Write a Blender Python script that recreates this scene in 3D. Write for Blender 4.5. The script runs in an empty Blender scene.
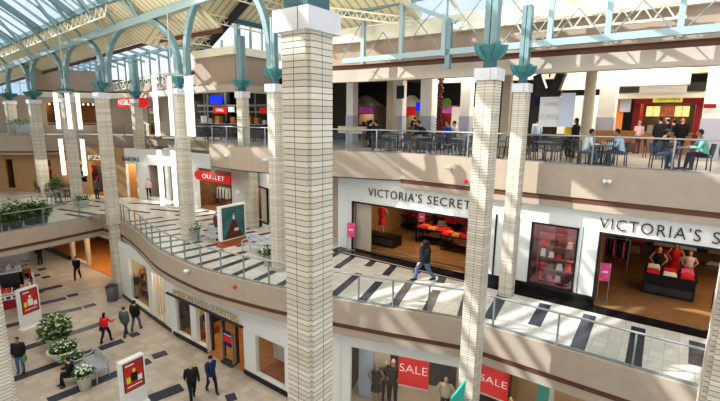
import bpy, bmesh, math, random
from math import sin, cos, tan, radians as R, pi, hypot, atan2, sqrt
from mathutils import Vector, Matrix
random.seed(7)
C = bpy.context.scene.collection
# ------------------------------------------------------------------ survey of the place
F_PX, PITCH, ROLL, EYE = 435.0, R(10.75), R(0.7), 11.8
Z2, Z3, Z3L = 5.1, 10.2, 10.0
_F = Vector((0, cos(PITCH), -sin(PITCH))); _R = Vector((1, 0, 0)); _U = _R.cross(_F)
CR = _R * cos(ROLL) + _U * sin(ROLL); CU = -_R * sin(ROLL) + _U * cos(ROLL)
def ray(px, py): return _F + CR * (px - 360) / F_PX + CU * (200.5 - py) / F_PX
def P(px, py, z):                      # survey sight onto a level
    r = ray(px, py); t = (z - EYE) / r.z
    return Vector((r.x * t, r.y * t, z))
class Plane:                           # a vertical plane (shop front): s along, z up, d into the shop
    def __init__(s, a, b):
        s.a = Vector((a[0], a[1], 0)); s.t = Vector((b[0] - a[0], b[1] - a[1], 0)); s.len = s.t.length; s.t.normalize()
        s.n = Vector((-s.t.y, s.t.x, 0))
        if s.n.dot(s.a) < 0: s.n = -s.n
        s.rz = atan2(s.t.y, s.t.x)
    def pt(s, u, z, d=0): return s.a + s.t * u + s.n * d + Vector((0, 0, z))
    def q(s, px, py, d=0):             # (s, z) where the sight line meets the plane
        r = ray(px, py); a = s.a + s.n * d
        t = s.n.dot(a) / s.n.dot(r)
        p = r * t
        return ((p - a).dot(s.t), EYE + p.z)
    def w(s, px, py, d=0):
        u, z = s.q(px, py, d); return s.pt(u, z, d)
UU = Vector((0.809, -0.588, 0)); VV = Vector((0.588, 0.809, 0)); O0 = Vector((6.56, 16.3, 0))
def UV(u, v, z=0): return O0 + UU * u + VV * v + Vector((0, 0, z))
# ------------------------------------------------------------------ materials
MATS = {}
def mat(name, col, rough=0.6, metal=0.0, noise=0.0, scale=3.0, emit=0.0, spec=0.4, bump=0.0):
    if name in MATS: return MATS[name]
    m = bpy.data.materials.new(name); m.use_nodes = True; nt = m.node_tree; b = nt.nodes['Principled BSDF']
    c = (*col, 1)
    b.inputs['Base Color'].default_value = c; b.inputs['Roughness'].default_value = rough
    b.inputs['Metallic'].default_value = metal; b.inputs['Specular IOR Level'].default_value = spec
    if noise > 0:
        tc = nt.nodes.new('ShaderNodeTexCoord'); n = nt.nodes.new('ShaderNodeTexNoise'); n.inputs['Scale'].default_value = scale
        n.inputs['Detail'].default_value = 4
        r = nt.nodes.new('ShaderNodeValToRGB')
        r.color_ramp.elements[0].position = .3; r.color_ramp.elements[1].position = .7
        r.color_ramp.elements[0].color = tuple(max(0, k * (1 - noise)) for k in col) + (1,)
        r.color_ramp.elements[1].color = tuple(min(1, k * (1 + noise)) for k in col) + (1,)
        nt.links.new(tc.outputs['Object'], n.inputs['Vector']); nt.links.new(n.outputs['Fac'], r.inputs['Fac'])
        nt.links.new(r.outputs['Color'], b.inputs['Base Color'])
    if emit > 0:
        b.inputs['Emission Color'].default_value = c; b.inputs['Emission Strength'].default_value = emit
    MATS[name] = m; return m
def nodes(m): return m.node_tree, m.node_tree.nodes['Principled BSDF']
def mth(nt, op, a, b=None, c=None):
    n = nt.nodes.new('ShaderNodeMath'); n.operation = op
    for i, v in enumerate((a, b, c)):
        if v is None: continue
        if isinstance(v, (int, float)): n.inputs[i].default_value = v
        else: nt.links.new(v, n.inputs[i])
    return n.outputs[0]
def mixc(nt, fac, a, b):
    n = nt.nodes.new('ShaderNodeMix'); n.data_type = 'RGBA'
    if isinstance(fac, (int, float)): n.inputs[0].default_value = fac
    else: nt.links.new(fac, n.inputs[0])
    for i, v in ((6, a), (7, b)):
        if isinstance(v, tuple): n.inputs[i].default_value = v
        else: nt.links.new(v, n.inputs[i])
    return n.outputs[2]
def grid_mat(name, col, line, cell, lw, rot=0.0, noise=.06, rough=.35, var=.12, axes='xy', cell2=None, world=True, spec=.5):
    m = mat(name, col, rough, spec=spec); nt, b = nodes(m)
    tc = nt.nodes.new('ShaderNodeTexCoord'); mp = nt.nodes.new('ShaderNodeMapping')
    mp.inputs['Rotation'].default_value = (0, 0, rot)
    nt.links.new(tc.outputs['Object'], mp.inputs['Vector'])
    sp = nt.nodes.new('ShaderNodeSeparateXYZ'); nt.links.new(mp.outputs[0], sp.inputs[0])
    idx = {'x': 0, 'y': 1, 'z': 2}
    A = mth(nt, 'DIVIDE', sp.outputs[idx[axes[0]]], cell); B = mth(nt, 'DIVIDE', sp.outputs[idx[axes[1]]], cell2 or cell)
    fa = mth(nt, 'LESS_THAN', mth(nt, 'FRACT', A), lw / cell); fb = mth(nt, 'LESS_THAN', mth(nt, 'FRACT', B), lw / (cell2 or cell))
    ln = mth(nt, 'MAXIMUM', fa, fb)
    cb = nt.nodes.new('ShaderNodeCombineXYZ'); nt.links.new(mth(nt, 'FLOOR', A), cb.inputs[0]); nt.links.new(mth(nt, 'FLOOR', B), cb.inputs[1])
    wn = nt.nodes.new('ShaderNodeTexWhiteNoise'); wn.noise_dimensions = '2D'; nt.links.new(cb.outputs[0], wn.inputs['Vector'])
    lo = tuple(k * (1 - var) for k in col) + (1,); hi = tuple(min(1, k * (1 + var)) for k in col) + (1,)
    c1 = mixc(nt, wn.outputs['Value'], lo, hi)
    c2 = mixc(nt, ln, c1, (*line, 1))
    nt.links.new(c2, b.inputs['Base Color'])
    return m
def brick_mat():
    m = mat('cream_glazed_brick', (.84, .79, .67), .45); nt, b = nodes(m)
    tc = nt.nodes.new('ShaderNodeTexCoord'); sp = nt.nodes.new('ShaderNodeSeparateXYZ'); nt.links.new(tc.outputs['Object'], sp.inputs[0])
    rz = mth(nt, 'DIVIDE', sp.outputs[2], .0765)
    h = mth(nt, 'LESS_THAN', mth(nt, 'FRACT', rz), .13)
    vx = mth(nt, 'LESS_THAN', mth(nt, 'ABSOLUTE', sp.outputs[0]), .005); vy = mth(nt, 'LESS_THAN', mth(nt, 'ABSOLUTE', sp.outputs[1]), .005)
    ln = mth(nt, 'MAXIMUM', h, mth(nt, 'MAXIMUM', vx, vy))
    wn = nt.nodes.new('ShaderNodeTexWhiteNoise'); wn.noise_dimensions = '1D'; nt.links.new(mth(nt, 'FLOOR', rz), wn.inputs['W'])
    c1 = mixc(nt, wn.outputs['Value'], (.56, .51, .42, 1), (.72, .67, .57, 1))
    nt.links.new(mixc(nt, ln, c1, (.13, .11, .10, 1)), b.inputs['Base Color'])
    return m
def rib_mat():
    m = mat('ribbed_cream_deck', (.78, .70, .48), .5); nt, b = nodes(m)
    tc = nt.nodes.new('ShaderNodeTexCoord'); sp = nt.nodes.new('ShaderNodeSeparateXYZ'); nt.links.new(tc.outputs['UV'], sp.inputs[0])
    f = mth(nt, 'FRACT', mth(nt, 'DIVIDE', sp.outputs[0], .42)); h = mth(nt, 'LESS_THAN', f, .28)
    nt.links.new(mixc(nt, h, (.86, .79, .57, 1), (.58, .50, .31, 1)), b.inputs['Base Color'])
    b.inputs['Emission Color'].default_value = (.80, .68, .42, 1); b.inputs['Emission Strength'].default_value = .0
    return m
def glass_mat(name, col, refl=.06, rough=.02):
    m = bpy.data.materials.new(name); m.use_nodes = True; nt = m.node_tree
    for n in list(nt.nodes): nt.nodes.remove(n)
    o = nt.nodes.new('ShaderNodeOutputMaterial'); t = nt.nodes.new('ShaderNodeBsdfTransparent'); g = nt.nodes.new('ShaderNodeBsdfGlossy')
    t.inputs['Color'].default_value = (*col, 1); g.inputs['Roughness'].default_value = rough
    mx = nt.nodes.new('ShaderNodeMixShader'); mx.inputs[0].default_value = refl
    nt.links.new(t.outputs[0], mx.inputs[1]); nt.links.new(g.outputs[0], mx.inputs[2]); nt.links.new(mx.outputs[0], o.inputs['Surface'])
    MATS[name] = m; return m
M = dict(
    brick=brick_mat(), deck=rib_mat(),
    cap=mat('pale_grey_stone', (.66, .66, .70), .55, noise=.05), blue=mat('teal_painted_steel', (.19, .285, .295), .45, noise=.06, scale=2),
    bowl=mat('deep_teal_bracket_steel', (.07, .23, .235), .4), bluedk=mat('dark_teal_steel', (.05, .13, .155), .45), bluelt=mat('light_teal_steel', (.34, .44, .45), .4),
    beige=mat('beige_plaster', (.42, .345, .275), .8, noise=.04), beigelt=mat('light_beige_plaster', (.50, .43, .36), .75, noise=.04),
    pinkbg=mat('taupe_plaster', (.40, .305, .235), .8, noise=.04),
    cream=mat('cream_painted_ledge', (.86, .81, .64), .6, noise=.03), brown=mat('brown_stripe_band', (.13, .055, .035), .5, noise=.1),
    white=mat('white_panel', (.76, .77, .74), .5, noise=.02), whitewall=mat('white_plaster', (.86, .83, .77), .7, noise=.04),
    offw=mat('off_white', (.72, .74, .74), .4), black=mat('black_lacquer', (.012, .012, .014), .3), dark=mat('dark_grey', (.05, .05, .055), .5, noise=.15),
    darkwall=mat('dark_olive_wall', (.055, .055, .045), .8, noise=.2, scale=1.5), steel=mat('brushed_steel', (.40, .41, .41), .4, metal=.7),
    steelf=mat('grey_painted_rail', (.27, .29, .29), .45, metal=.3), glass=glass_mat('clear_glass', (.93, .97, .97), .05), rail_glass=glass_mat('rail_glass', (.90, .94, .94), .05),
    sky_glass=glass_mat('skylight_glass', (.86, .93, 1.0), .04), wallglass=glass_mat('display_glass', (.95, .96, .96), .06),
    bluewin=glass_mat('blue_tinted_glass', (.55, .72, .98), .1),
    granite=mat('black_granite', (.02, .018, .018), .12, noise=.3, scale=20), woodf=mat('tan_shop_floor', (.30, .17, .08), .18, noise=.12, scale=1.5),
    wood=mat('orange_wood', (.50, .22, .07), .35, noise=.2, scale=6), woodred=mat('red_brown_boards', (.35, .10, .04), .4, noise=.2, scale=6),
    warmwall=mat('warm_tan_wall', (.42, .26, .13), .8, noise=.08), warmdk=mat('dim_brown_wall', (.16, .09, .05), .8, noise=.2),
    red=mat('bright_red', (.70, .02, .03), .5), redsign=mat('lit_red_sign', (.75, .02, .02), .5, emit=.25), pink=mat('hot_pink', (.85, .10, .30), .5, noise=.25, scale=9),
    pinkdisp=mat('pink_display_back', (.38, .13, .13), .7, noise=.25, scale=3), gold=mat('gold_letters', (.50, .30, .05), .5, metal=.1, emit=.06),
    letter=mat('dark_letters', (.06, .035, .035), .4), wletter=mat('white_letters', (.9, .9, .88), .5, emit=.4),
    tube=mat('glowing_white_tube', (1.0, .95, .84), .5, emit=.75), leaf=mat('green_leaves', (.06, .14, .03), .5, noise=.5, scale=14),
    leaf2=mat('bright_green_leaves', (.16, .28, .06), .5, noise=.4, scale=14), flower=mat('white_blossom', (.85, .88, .80), .6), soil=mat('dark_soil', (.04, .03, .02), .9),
    pot=mat('pale_grey_pot', (.55, .58, .58), .55, noise=.04), potb=mat('cream_pot', (.70, .68, .60), .55, noise=.04), bench=mat('silver_grey_bench', (.50, .53, .58), .4, metal=.3),
    greybin=mat('grey_bin', (.20, .22, .25), .5), table=mat('dark_table_top', (.10, .11, .12), .35), chair=mat('black_chair_frame', (.035, .035, .04), .4),
    skin=mat('skin_light', (.62, .38, .27), .6), skinb=mat('skin_tan', (.40, .22, .14), .6), hairk=mat('black_hair', (.015, .012, .010), .6), hairb=mat('brown_hair', (.09, .045, .02), .6),
    hairg=mat('grey_hair', (.40, .37, .34), .7), jean=mat('blue_denim', (.10, .15, .26), .8, noise=.15, scale=20), jeandk=mat('dark_denim', (.035, .05, .09), .8, noise=.15, scale=20),
    cblack=mat('black_cloth', (.014, .014, .017), .8), cnavy=mat('navy_cloth', (.02, .03, .10), .8), cgrey=mat('grey_green_cloth', (.09, .11, .11), .8), cwhite=mat('white_cloth', (.78, .78, .78), .8),
    cblue=mat('pale_blue_cloth', (.50, .62, .76), .8), cred=mat('red_cloth', (.55, .02, .03), .8), cteal=mat('mint_cloth', (.20, .50, .40), .8), croyal=mat('royal_blue_cloth', (.03, .10, .60), .8),
    cyellow=mat('yellow_cloth', (.80, .62, .05), .8), cgreen=mat('dark_green_cloth', (.03, .06, .04), .8), cpink=mat('pale_pink_cloth', (.80, .55, .58), .8), shoe=mat('dark_shoe', (.03, .025, .02), .5),
    orange=mat('orange_panel', (.75, .28, .05), .5), yellow=mat('yellow_sign', (.75, .66, .10), .5, emit=.35), menu=mat('lit_menu_panel', (.95, .72, .30), .5, emit=.7), menured=mat('menu_photo', (.5, .14, .06), .5, noise=.5, scale=8, emit=.3),
    maroon=mat('maroon_fascia', (.28, .015, .02), .5), screen=mat('lit_blue_screen', (.01, .03, .75), .3, emit=.7), purple=mat('lit_purple_sign', (.55, .12, .42), .4, noise=.5, scale=7, emit=.3),
    teals=mat('teal_sign', (.05, .42, .32), .4), poster=mat('teal_poster', (.05, .14, .14), .4, noise=.5, scale=1.6), posterd=mat('poster_dress', (.13, .03, .025), .5, noise=.3), posterr=mat('red_poster', (.50, .04, .03), .4, noise=.25, scale=4),
    lampw=mat('warm_lamp_glow', (1.0, .70, .35), .5, emit=1.6), frost=mat('frosted_grey_banner', (.55, .60, .74), .6), ceil=mat('shop_ceiling', (.50, .45, .38), .9), tan=mat('tan_stone', (.62, .53, .40), .6, noise=.06),
    lilac=mat('lilac_band', (.50, .52, .62), .6),
)
DK = (.055, .058, .075)
M['floor1'] = grid_mat('ground_tiles', (.50, .43, .36), (.30, .25, .21), .45, .012, rot=R(36), var=.12, rough=.28)
M['floor2'] = grid_mat('walkway_tiles', (.66, .63, .57), (.42, .39, .35), .36, .012, rot=R(36), var=.08, rough=.25)
M['floor3'] = grid_mat('food_court_tiles', (.50, .44, .37), (.33, .28, .23), .45, .012, rot=R(36), var=.08, rough=.3)
M['inlay'] = mat('dark_slate_inlay', DK, .25, noise=.15, scale=6)
M['inlayb'] = M['inlay']
# ------------------------------------------------------------------ mesh builder
class MB:
    def __init__(s): s.v = []; s.f = []; s.mi = []; s.m = []; s.uv = {}
    def mat(s, m):
        if m not in s.m: s.m.append(m)
        return s.m.index(m)
    def quad(s, pts, m, flip=False):
        i = len(s.v); s.v += [Vector(p) for p in pts]; idx = list(range(i, i + len(pts)))
        s.f.append(idx[::-1] if flip else idx); s.mi.append(s.mat(m)); return len(s.f) - 1
    def hexa(s, c, m):                   # 8 corners: bottom 4, top 4
        i = len(s.v); s.v += [Vector(p) for p in c]; k = s.mat(m)
        for f in ((3, 2, 1, 0), (4, 5, 6, 7), (0, 1, 5, 4), (1, 2, 6, 5), (2, 3, 7, 6), (3, 0, 4, 7)):
            s.f.append([i + a for a in f]); s.mi.append(k)
        return s
    def box(s, x0, x1, y0, y1, z0, z1, m):
        return s.hexa([(x0, y0, z0), (x1, y0, z0), (x1, y1, z0), (x0, y1, z0), (x0, y0, z1), (x1, y0, z1), (x1, y1, z1), (x0, y1, z1)], m)
    def pbox(s, pl, s0, s1, z0, z1, d0, d1, m):
        return s.hexa([pl.pt(s0, z0, d0), pl.pt(s1, z0, d0), pl.pt(s1, z0, d1), pl.pt(s0, z0, d1), pl.pt(s0, z1, d0), pl.pt(s1, z1, d0), pl.pt(s1, z1, d1), pl.pt(s0, z1, d1)], m)
    def prism(s, poly, z0, z1, m, mtop=None):
        n = len(poly); i = len(s.v); s.v += [Vector((p[0], p[1], z0)) for p in poly] + [Vector((p[0], p[1], z1)) for p in poly]; k = s.mat(m)
        for a in range(n):
            b = (a + 1) % n; s.f.append([i + a, i + b, i + n + b, i + n + a]); s.mi.append(k)
        s.f.append([i + a for a in range(n)][::-1]); s.mi.append(k)
        s.f.append([i + n + a for a in range(n)]); s.mi.append(s.mat(mtop) if mtop else k)
        return s
    def tube(s, pts, r, m, n=8, r2=None, sy=1.0, caps=True):
        pts = [Vector(p) for p in pts]; k = s.mat(m); i = len(s.v); rs = r if isinstance(r, (list, tuple)) else [r + ((r2 if r2 is not None else r) - r) * a / max(1, len(pts) - 1) for a in range(len(pts))]
        up = None
        for a, p in enumerate(pts):
            t = (pts[min(a + 1, len(pts) - 1)] - pts[max(a - 1, 0)]).normalized()
            if up is None:
                up = Vector((0, 0, 1)) if abs(t.z) < .9 else Vector((0, 1, 0))
            x = t.cross(up).normalized(); y = x.cross(t).normalized(); up = y
            for q in range(n):
                g = 2 * pi * (q + .5) / n; s.v.append(p + x * cos(g) * rs[a] + y * sin(g) * rs[a] * sy)
        for a in range(len(pts) - 1):
            for q in range(n):
                s.f.append([i + a * n + q, i + a * n + (q + 1) % n, i + (a + 1) * n + (q + 1) % n, i + (a + 1) * n + q][::-1]); s.mi.append(k)
        if caps:
            s.f.append([i + q for q in range(n)]); s.mi.append(k); s.f.append([i + (len(pts) - 1) * n + q for q in range(n)][::-1]); s.mi.append(k)
        return s
    def bar(s, a, b, w, h, m):           # rectangular bar from a to b
        a = Vector(a); b = Vector(b); t = (b - a).normalized(); up = Vector((0, 0, 1)) if abs(t.z) < .95 else Vector((UU.x, UU.y, 0))
        x = t.cross(up).normalized() * w / 2; y = x.cross(t).normalized() * h / 2
        return s.hexa([a - x - y, a + x - y, b + x - y, b - x - y, a - x + y, a + x + y, b + x + y, b - x + y], m)
    def lathe(s, prof, m, n=16, c=(0, 0, 0), sx=1, sy=1):
        i = len(s.v); k = s.mat(m); c = Vector(c)
        for r, z in prof:
            for q in range(n):
                g = 2 * pi * (q + .5) / n; s.v.append(c + Vector((r * cos(g) * sx, r * sin(g) * sy, z)))
        for a in range(len(prof) - 1):
            for q in range(n):
                s.f.append([i + a * n + q, i + a * n + (q + 1) % n, i + (a + 1) * n + (q + 1) % n, i + (a + 1) * n + q]); s.mi.append(k)
        s.f.append([i + q for q in range(n)][::-1]); s.mi.append(k); s.f.append([i + (len(prof) - 1) * n + q for q in range(n)]); s.mi.append(k)
        return s
    def ball(s, c, rx, ry, rz, m, n=10, k=6):
        return s.lathe([(max(.001, sin(pi * a / k)), -cos(pi * a / k)) for a in range(k + 1)], m, n, (0, 0, 0)).xf(-(k + 1) * n, lambda v: Vector((v.x * rx, v.y * ry, v.z * rz)) + Vector(c))
    def xf(s, cnt, fn):
        for a in range(len(s.v) + cnt, len(s.v)): s.v[a] = fn(s.v[a])
        return s
    def build(s, name, parent=None, smooth=False, loc=None, rz=0.0, fix=True):
        me = bpy.data.meshes.new(name)
        me.from_pydata([tuple(v) for v in s.v], [], s.f); 
        for m in s.m: me.materials.append(m)
        for i, p in enumerate(me.polygons): p.material_index = s.mi[i]; p.use_smooth = smooth
        if s.uv:
            L = me.uv_layers.new(name='UVMap')
            for fi, uvs in s.uv.items():
                for li, uv in zip(me.polygons[fi].loop_indices, uvs): L.data[li].uv = uv
        if fix:
            bm = bmesh.new(); bm.from_mesh(me); bmesh.ops.recalc_face_normals(bm, faces=bm.faces); bm.to_mesh(me); bm.free()
        o = bpy.data.objects.new(name, me); C.objects.link(o)
        if parent: o.parent = parent
        if loc is not None: o.location = loc
        if rz: o.rotation_euler.z = rz
        return o
def tag(o, label, cat, group=None, kind=None):
    o['label'] = label; o['category'] = cat
    if group: o['group'] = group
    if kind: o['kind'] = kind
    return o
def thing(name, label, cat, loc=(0, 0, 0), rz=0.0, group=None):
    o = bpy.data.objects.new(name, None); C.objects.link(o); o.location = loc; o.rotation_euler.z = rz; o.empty_display_size = .1
    return tag(o, label, cat, group)
def struct(o): o['kind'] = 'structure'; return o
def dup(root, loc, rz=None, label=None, group=None, scale=None):
    r = root.copy(); C.objects.link(r); r.location = loc
    if rz is not None: r.rotation_euler.z = rz
    if label: r['label'] = label
    if group: r['group'] = group
    if scale: r.scale = scale
    for ch in list(root.children):
        c = ch.copy(); C.objects.link(c); c.parent = r
        for g in ch.children:
            d = g.copy(); C.objects.link(d); d.parent = c
    return r
def text(name, body, size, m, loc, rz, parent=None, extrude=.012, align='CENTER', spacing=1.0, tilt=0.0, width=None, bold=0.0, height=None):
    cu = bpy.data.curves.new(name, 'FONT'); cu.body = body; cu.size = size; cu.extrude = extrude; cu.align_x = align; cu.align_y = 'CENTER'
    cu.space_character = spacing; cu.offset = bold; cu.resolution_u = 3
    tmp = bpy.data.objects.new('tmp', cu); C.objects.link(tmp); bpy.context.view_layer.update()
    me = bpy.data.meshes.new_from_object(tmp); w = tmp.dimensions.x; hh = tmp.dimensions.y; bpy.data.objects.remove(tmp); me.materials.clear(); me.materials.append(m)
    o = bpy.data.objects.new(name, me); C.objects.link(o); o.location = loc; o.rotation_euler = (pi / 2 - tilt, 0, rz)
    if width and w > 0: o.scale.x = width / w
    if height and hh > 0: o.scale.y = height / hh
    if parent: o.parent = parent
    return o
def smooth_line(pts, it=2):              # Chaikin, end points kept
    pts = [Vector((p[0], p[1])) for p in pts]
    for _ in range(it):
        q = [pts[0]]
        for a, b in zip(pts, pts[1:]): q += [a * .75 + b * .25, a * .25 + b * .75]
        pts = q + [pts[-1]]
    return pts
def offset_line(pts, d):                 # offset away from the camera side (positive = into the building)
    out = []
    for i, p in enumerate(pts):
        a = pts[max(0, i - 1)]; b = pts[min(len(pts) - 1, i + 1)]; t = (b - a).normalized(); n = Vector((-t.y, t.x))
        out.append(p + n * d)
    return out
def strip(mb, pts, z0, z1, thick, m, off=0.0):   # a wall band following a line; thickness goes into the building
    A = offset_line(pts, off); B = offset_line(pts, off + thick)
    for i in range(len(pts) - 1):
        mb.hexa([(A[i].x, A[i].y, z0), (A[i + 1].x, A[i + 1].y, z0), (B[i + 1].x, B[i + 1].y, z0), (B[i].x, B[i].y, z0),
                 (A[i].x, A[i].y, z1), (A[i + 1].x, A[i + 1].y, z1), (B[i + 1].x, B[i + 1].y, z1), (B[i].x, B[i].y, z1)], m)
def walk(pts, step, start=0.0):          # points every step along a line: (point, tangent)
    out = []; d = start
    acc = 0
    for a, b in zip(pts, pts[1:]):
        L = (b - a).length
        while d <= acc + L: out.append((a + (b - a) * ((d - acc) / L), (b - a).normalized())); d += step
        acc += L
    return out
# ------------------------------------------------------------------ plan lines (left to right)
E2a = [Vector(p) for p in ((-30, 7.5), (-24, 18), (-20.4, 23.8), (-19.05, 25.95), (-17.5, 28.75))]
E2b = smooth_line([(-15.2, 27.05), (-13.2, 24.8), (-12.0, 23.3), (-10.85, 21.8), (-9.5, 20.35), (-7.5, 18.65), (-6.5, 17.95), (-4.25, 16.75), (-2.8, 16.05), (0.05, 14.9), (3.6, 13.65)], 2)
E2c = [Vector(p) for p in ((3.6, 13.65), (4.2, 13.25), (8.5, 10.1), (17, 3.9))]
E2 = E2a + E2b + E2c[1:]
E3L = [Vector(p) for p in ((-44, 34.5), (-27.5, 36.2), (-22.7, 38.3), (-18.2, 37.0), (-11.0, 32.0))]
E3R = smooth_line([(-8.5, 24.6), (-6.6, 22.95), (-4.6, 21.7), (-1.5, 20.75), (1.85, 19.75)], 1) + [Vector((6.56, 16.3)), Vector((17.5, 8.35))]
BH = [Vector(p) for p in ((-27.1, 36.6), (-22.7, 38.6), (-18.2, 37.4), (-10.6, 28.6), (-7.3, 26.0), (-5.3, 29.0))]
BHR = [Vector(p) for p in ((-3.0, 22.7), (-0.2, 21.2), (1.85, 19.75), (6.56, 16.3), (17.5, 8.35))]
# ------------------------------------------------------------------ floors
def poly_plane(name, poly, z0, z1, mt, mb_):
    m = MB(); m.prism(poly, z0, z1, mb_, mt); return struct(m.build(name))
g = MB(); g.quad([(-70, -6, 0), (30, -6, 0), (30, 75, 0), (-70, 75, 0)], M['floor1'])
gdir = None
for (ax, ay, bx, by, w) in ((12, 380, 123, 340.5, .40), (7, 354, 105, 322.5, .40), (40, 316.5, 82, 308, .40), (83.5, 307.5, 95.6, 304, .40), (40, 304, 66, 298, .40), (67, 296.5, 78, 294, .4), (38, 291, 62, 285.5, .4), (48, 401, 150, 360.5, .42), (152.6, 357, 166.7, 352.5, .42), (130, 336, 139, 333, .40), (0, 328, 40, 318, .4),
                         (148, 400, 182, 387, .5), (42, 278, 50, 276, .4), (38, 270, 46, 268.5, .4), (20, 262, 30, 260, .4), (0, 300, 30, 294, .4), (226, 399, 236, 396, .4), (12, 268, 28, 264.5, .4), (2, 283, 40, 274.5, .4)):
    A = P(ax, ay, 0); B = P(bx, by, 0); t = (B - A).normalized(); n = Vector((-t.y, t.x, 0)) * w * .68; e = Vector((0, 0, .003))
    g.quad([A - n + e, B - n + e, B + n + e, A + n + e], M['inlay'])
struct(g.build('floor_ground'))
# upper walkway slab with its radial dark inlays
m = MB(); m.prism([(p.x, p.y) for p in E2] + [(30, 3.9), (30, 40), (8, 50), (-50, 50), (-50, 7.5)], 4.45, Z2, M['beige'], M['floor2'])
for seg, st, k0 in ((E2b, 1.22, .3), ):
    for k, (p, t) in enumerate(walk(seg, st, k0)):
        n = Vector((-t.y, t.x)); 
        spans = ((.12, 3.0), (4.0, 6.3)) if k % 2 else ((.12, 2.4), (3.2, 5.6))
        for a, b in spans:
            h = t * .17; z = Z2 + .003
            q = [p + n * a - h, p + n * a + h, p + n * b + h, p + n * b - h]
            m.quad([(v.x, v.y, z) for v in q], M['inlay'])
for k in range(9):
    A = Vector((-24.5 + k * .5, 26.2 + k * .9)); 
for (ax, ay, bx, by) in ((58, 209, 100, 215), (62, 204, 100, 206.5), (85, 200, 118, 204), (90, 194, 128, 197), (100, 210, 118, 212), (128, 203, 186, 206), (126, 197, 175, 199), (150, 209, 184, 212), (128, 210, 150, 213), (66, 214, 98, 219), (590, 315, 577, 349), (545.5, 304, 534, 325.5), (503.5, 293.5, 489, 319), (638.5, 327.5, 633, 366), (697, 342, 697, 366)):
    A = P(ax, ay, Z2); B = P(bx, by, Z2); t = (B - A).normalized(); n = Vector((-t.y, t.x, 0)) * (.17 if ax < 300 else .20); e = Vector((0, 0, .004))
    m.quad([A - n + e, B - n + e, B + n + e, A + n + e], M['inlay'])
struct(m.build('floor_walkway'))
m = MB(); m.prism([(p.x, p.y) for p in E3R] + [(30, 8.35), (40, 30), (25, 60), (-20, 60), (-13, 32.6), (-11, 32.0)], 9.5, Z3, M['beige'], M['floor3']); struct(m.build('floor_upper'))
m = MB(); m.prism([(p.x, p.y) for p in E3L] + [(-13, 32.6), (-20, 60), (-60, 60), (-60, 34.5)], 9.3, Z3L, M['beige'], M['floor3']); struct(m.build('floor_upper_left'))
# fascias: plaster band, brown stripe, plaster return
def fascia(name, line, ztop, zs, zb, zr, m1=None, rec=.25):
    mb = MB(); strip(mb, line, zs, ztop + .04, .3, m1 or M['beige'], -.02); strip(mb, line, zb, zs, .3, M['brown'], .03); strip(mb, line, zr, zb, .3, m1 or M['beige'], .0 if rec == 0 else .05)
    return struct(mb.build(name))
mb = MB(); strip(mb, E3R[:-2], 9.03, Z3 + .04, .3, M['beige'], -.02); strip(mb, E3R[:-2], 8.95, 9.03, .3, M['dark'], .2); struct(mb.build('trim_8')); fascia('trim_1', E3R[-3:], Z3, 9.08, 8.89, 8.64); fascia('trim_2', E3L, Z3L, 8.75, 8.62, 8.45)  # dark strip under the curved band paints in the soffit shade
fascia('trim_3', E2a + E2b + E2c[1:], Z2, 4.22, 4.03, 3.72)
# return at the step in the upper slab
m = MB(); m.hexa([(-11.0, 32.0, 8.3), (-8.5, 24.6, 8.3), (-8.3, 24.7, 8.3), (-10.8, 32.1, 8.3), (-11.0, 32.0, 10.24), (-8.5, 24.6, 10.24), (-8.3, 24.7, 10.24), (-10.8, 32.1, 10.24)], M['beige']); struct(m.build('trim_4'))
# ------------------------------------------------------------------ bulkhead under the roof
def bulk(name, line, zt=15.2):
    mb = MB(); strip(mb, line, 13.47, 14.02, .4, M['beigelt'], -.05); strip(mb, line, 14.02, 14.25, .3, M['brown'], .12); strip(mb, line, 14.25, zt, .3, M['pinkbg'], 0); strip(mb, line, zt, zt + .62, .45, M['cream'], -.22)
    return struct(mb.build(name))
bulk('wall_front', BHR, 15.22); 
mb = MB(); strip(mb, BH[:4], 13.2, 13.62, .5, M['cream'], -.3); strip(mb, BH[:4], 13.62, 13.75, .3, M['brown'], .1); strip(mb, BH[:2], 13.75, 15.45, .3, M['pinkbg'], 0); strip(mb, BH[1:4], 13.75, 14.4, .3, M['pinkbg'], 0); struct(mb.build('wall_left'))
mb = MB(); strip(mb, BH[3:], 13.2, 13.62, .5, M['beigelt'], -.3); strip(mb, BH[3:], 13.75, 13.95, .3, M['brown'], .1); strip(mb, BH[3:], 13.62, 15.3, .3, M['pinkbg'], .02); strip(mb, BH[3:], 15.3, 15.75, .4, M['cream'], -.2); struct(mb.build('wall_middle'))
# ------------------------------------------------------------------ roof
def zt(u): return .055 * min(0.0, u + 22)
def roof_quad(mb, u0, u1, v0, z0, v1, z1, m, along='v'):
    pts = [UV(u0, v0, z0 + zt(u0)), UV(u1, v0, z0 + zt(u1)), UV(u1, v1, z1 + zt(u1)), UV(u0, v1, z1 + zt(u0))]
    i = mb.quad(pts, m); mb.uv[i] = [(u0, v0), (u1, v0), (u1, v1), (u0, v1)] if along == 'v' else [(v0, u0), (v0, u1), (v1, u1), (v1, u0)]
def slopebars(mb, u0, u1, v0, z0, v1, z1, step, w, h, m):
    u = u0
    while u <= u1 + .01:
        mb.bar(UV(u, v0, z0 + zt(u)), UV(u, v1, z1 + zt(u)), w, h, m); u += step
def alongbar(mb, u0, u1, v, z, w, h, m):
    mb.bar(UV(u0, v, z + zt(u0)), UV(min(u1, -22) if u0 < -22 < u1 else u1, v, z + zt(min(u1, -22) if u0 < -22 < u1 else u1)), w, h, m)
    if u0 < -22 < u1: mb.bar(UV(-22, v, z), UV(u1, v, z), w, h, m)
d = MB()
roof_quad(d, -62, -22, -2.5, 16.2, -5.0, 17.85, M['deck']); roof_quad(d, -22, -15, -2.5, 16.2, -5.0, 17.85, M['deck'])
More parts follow.
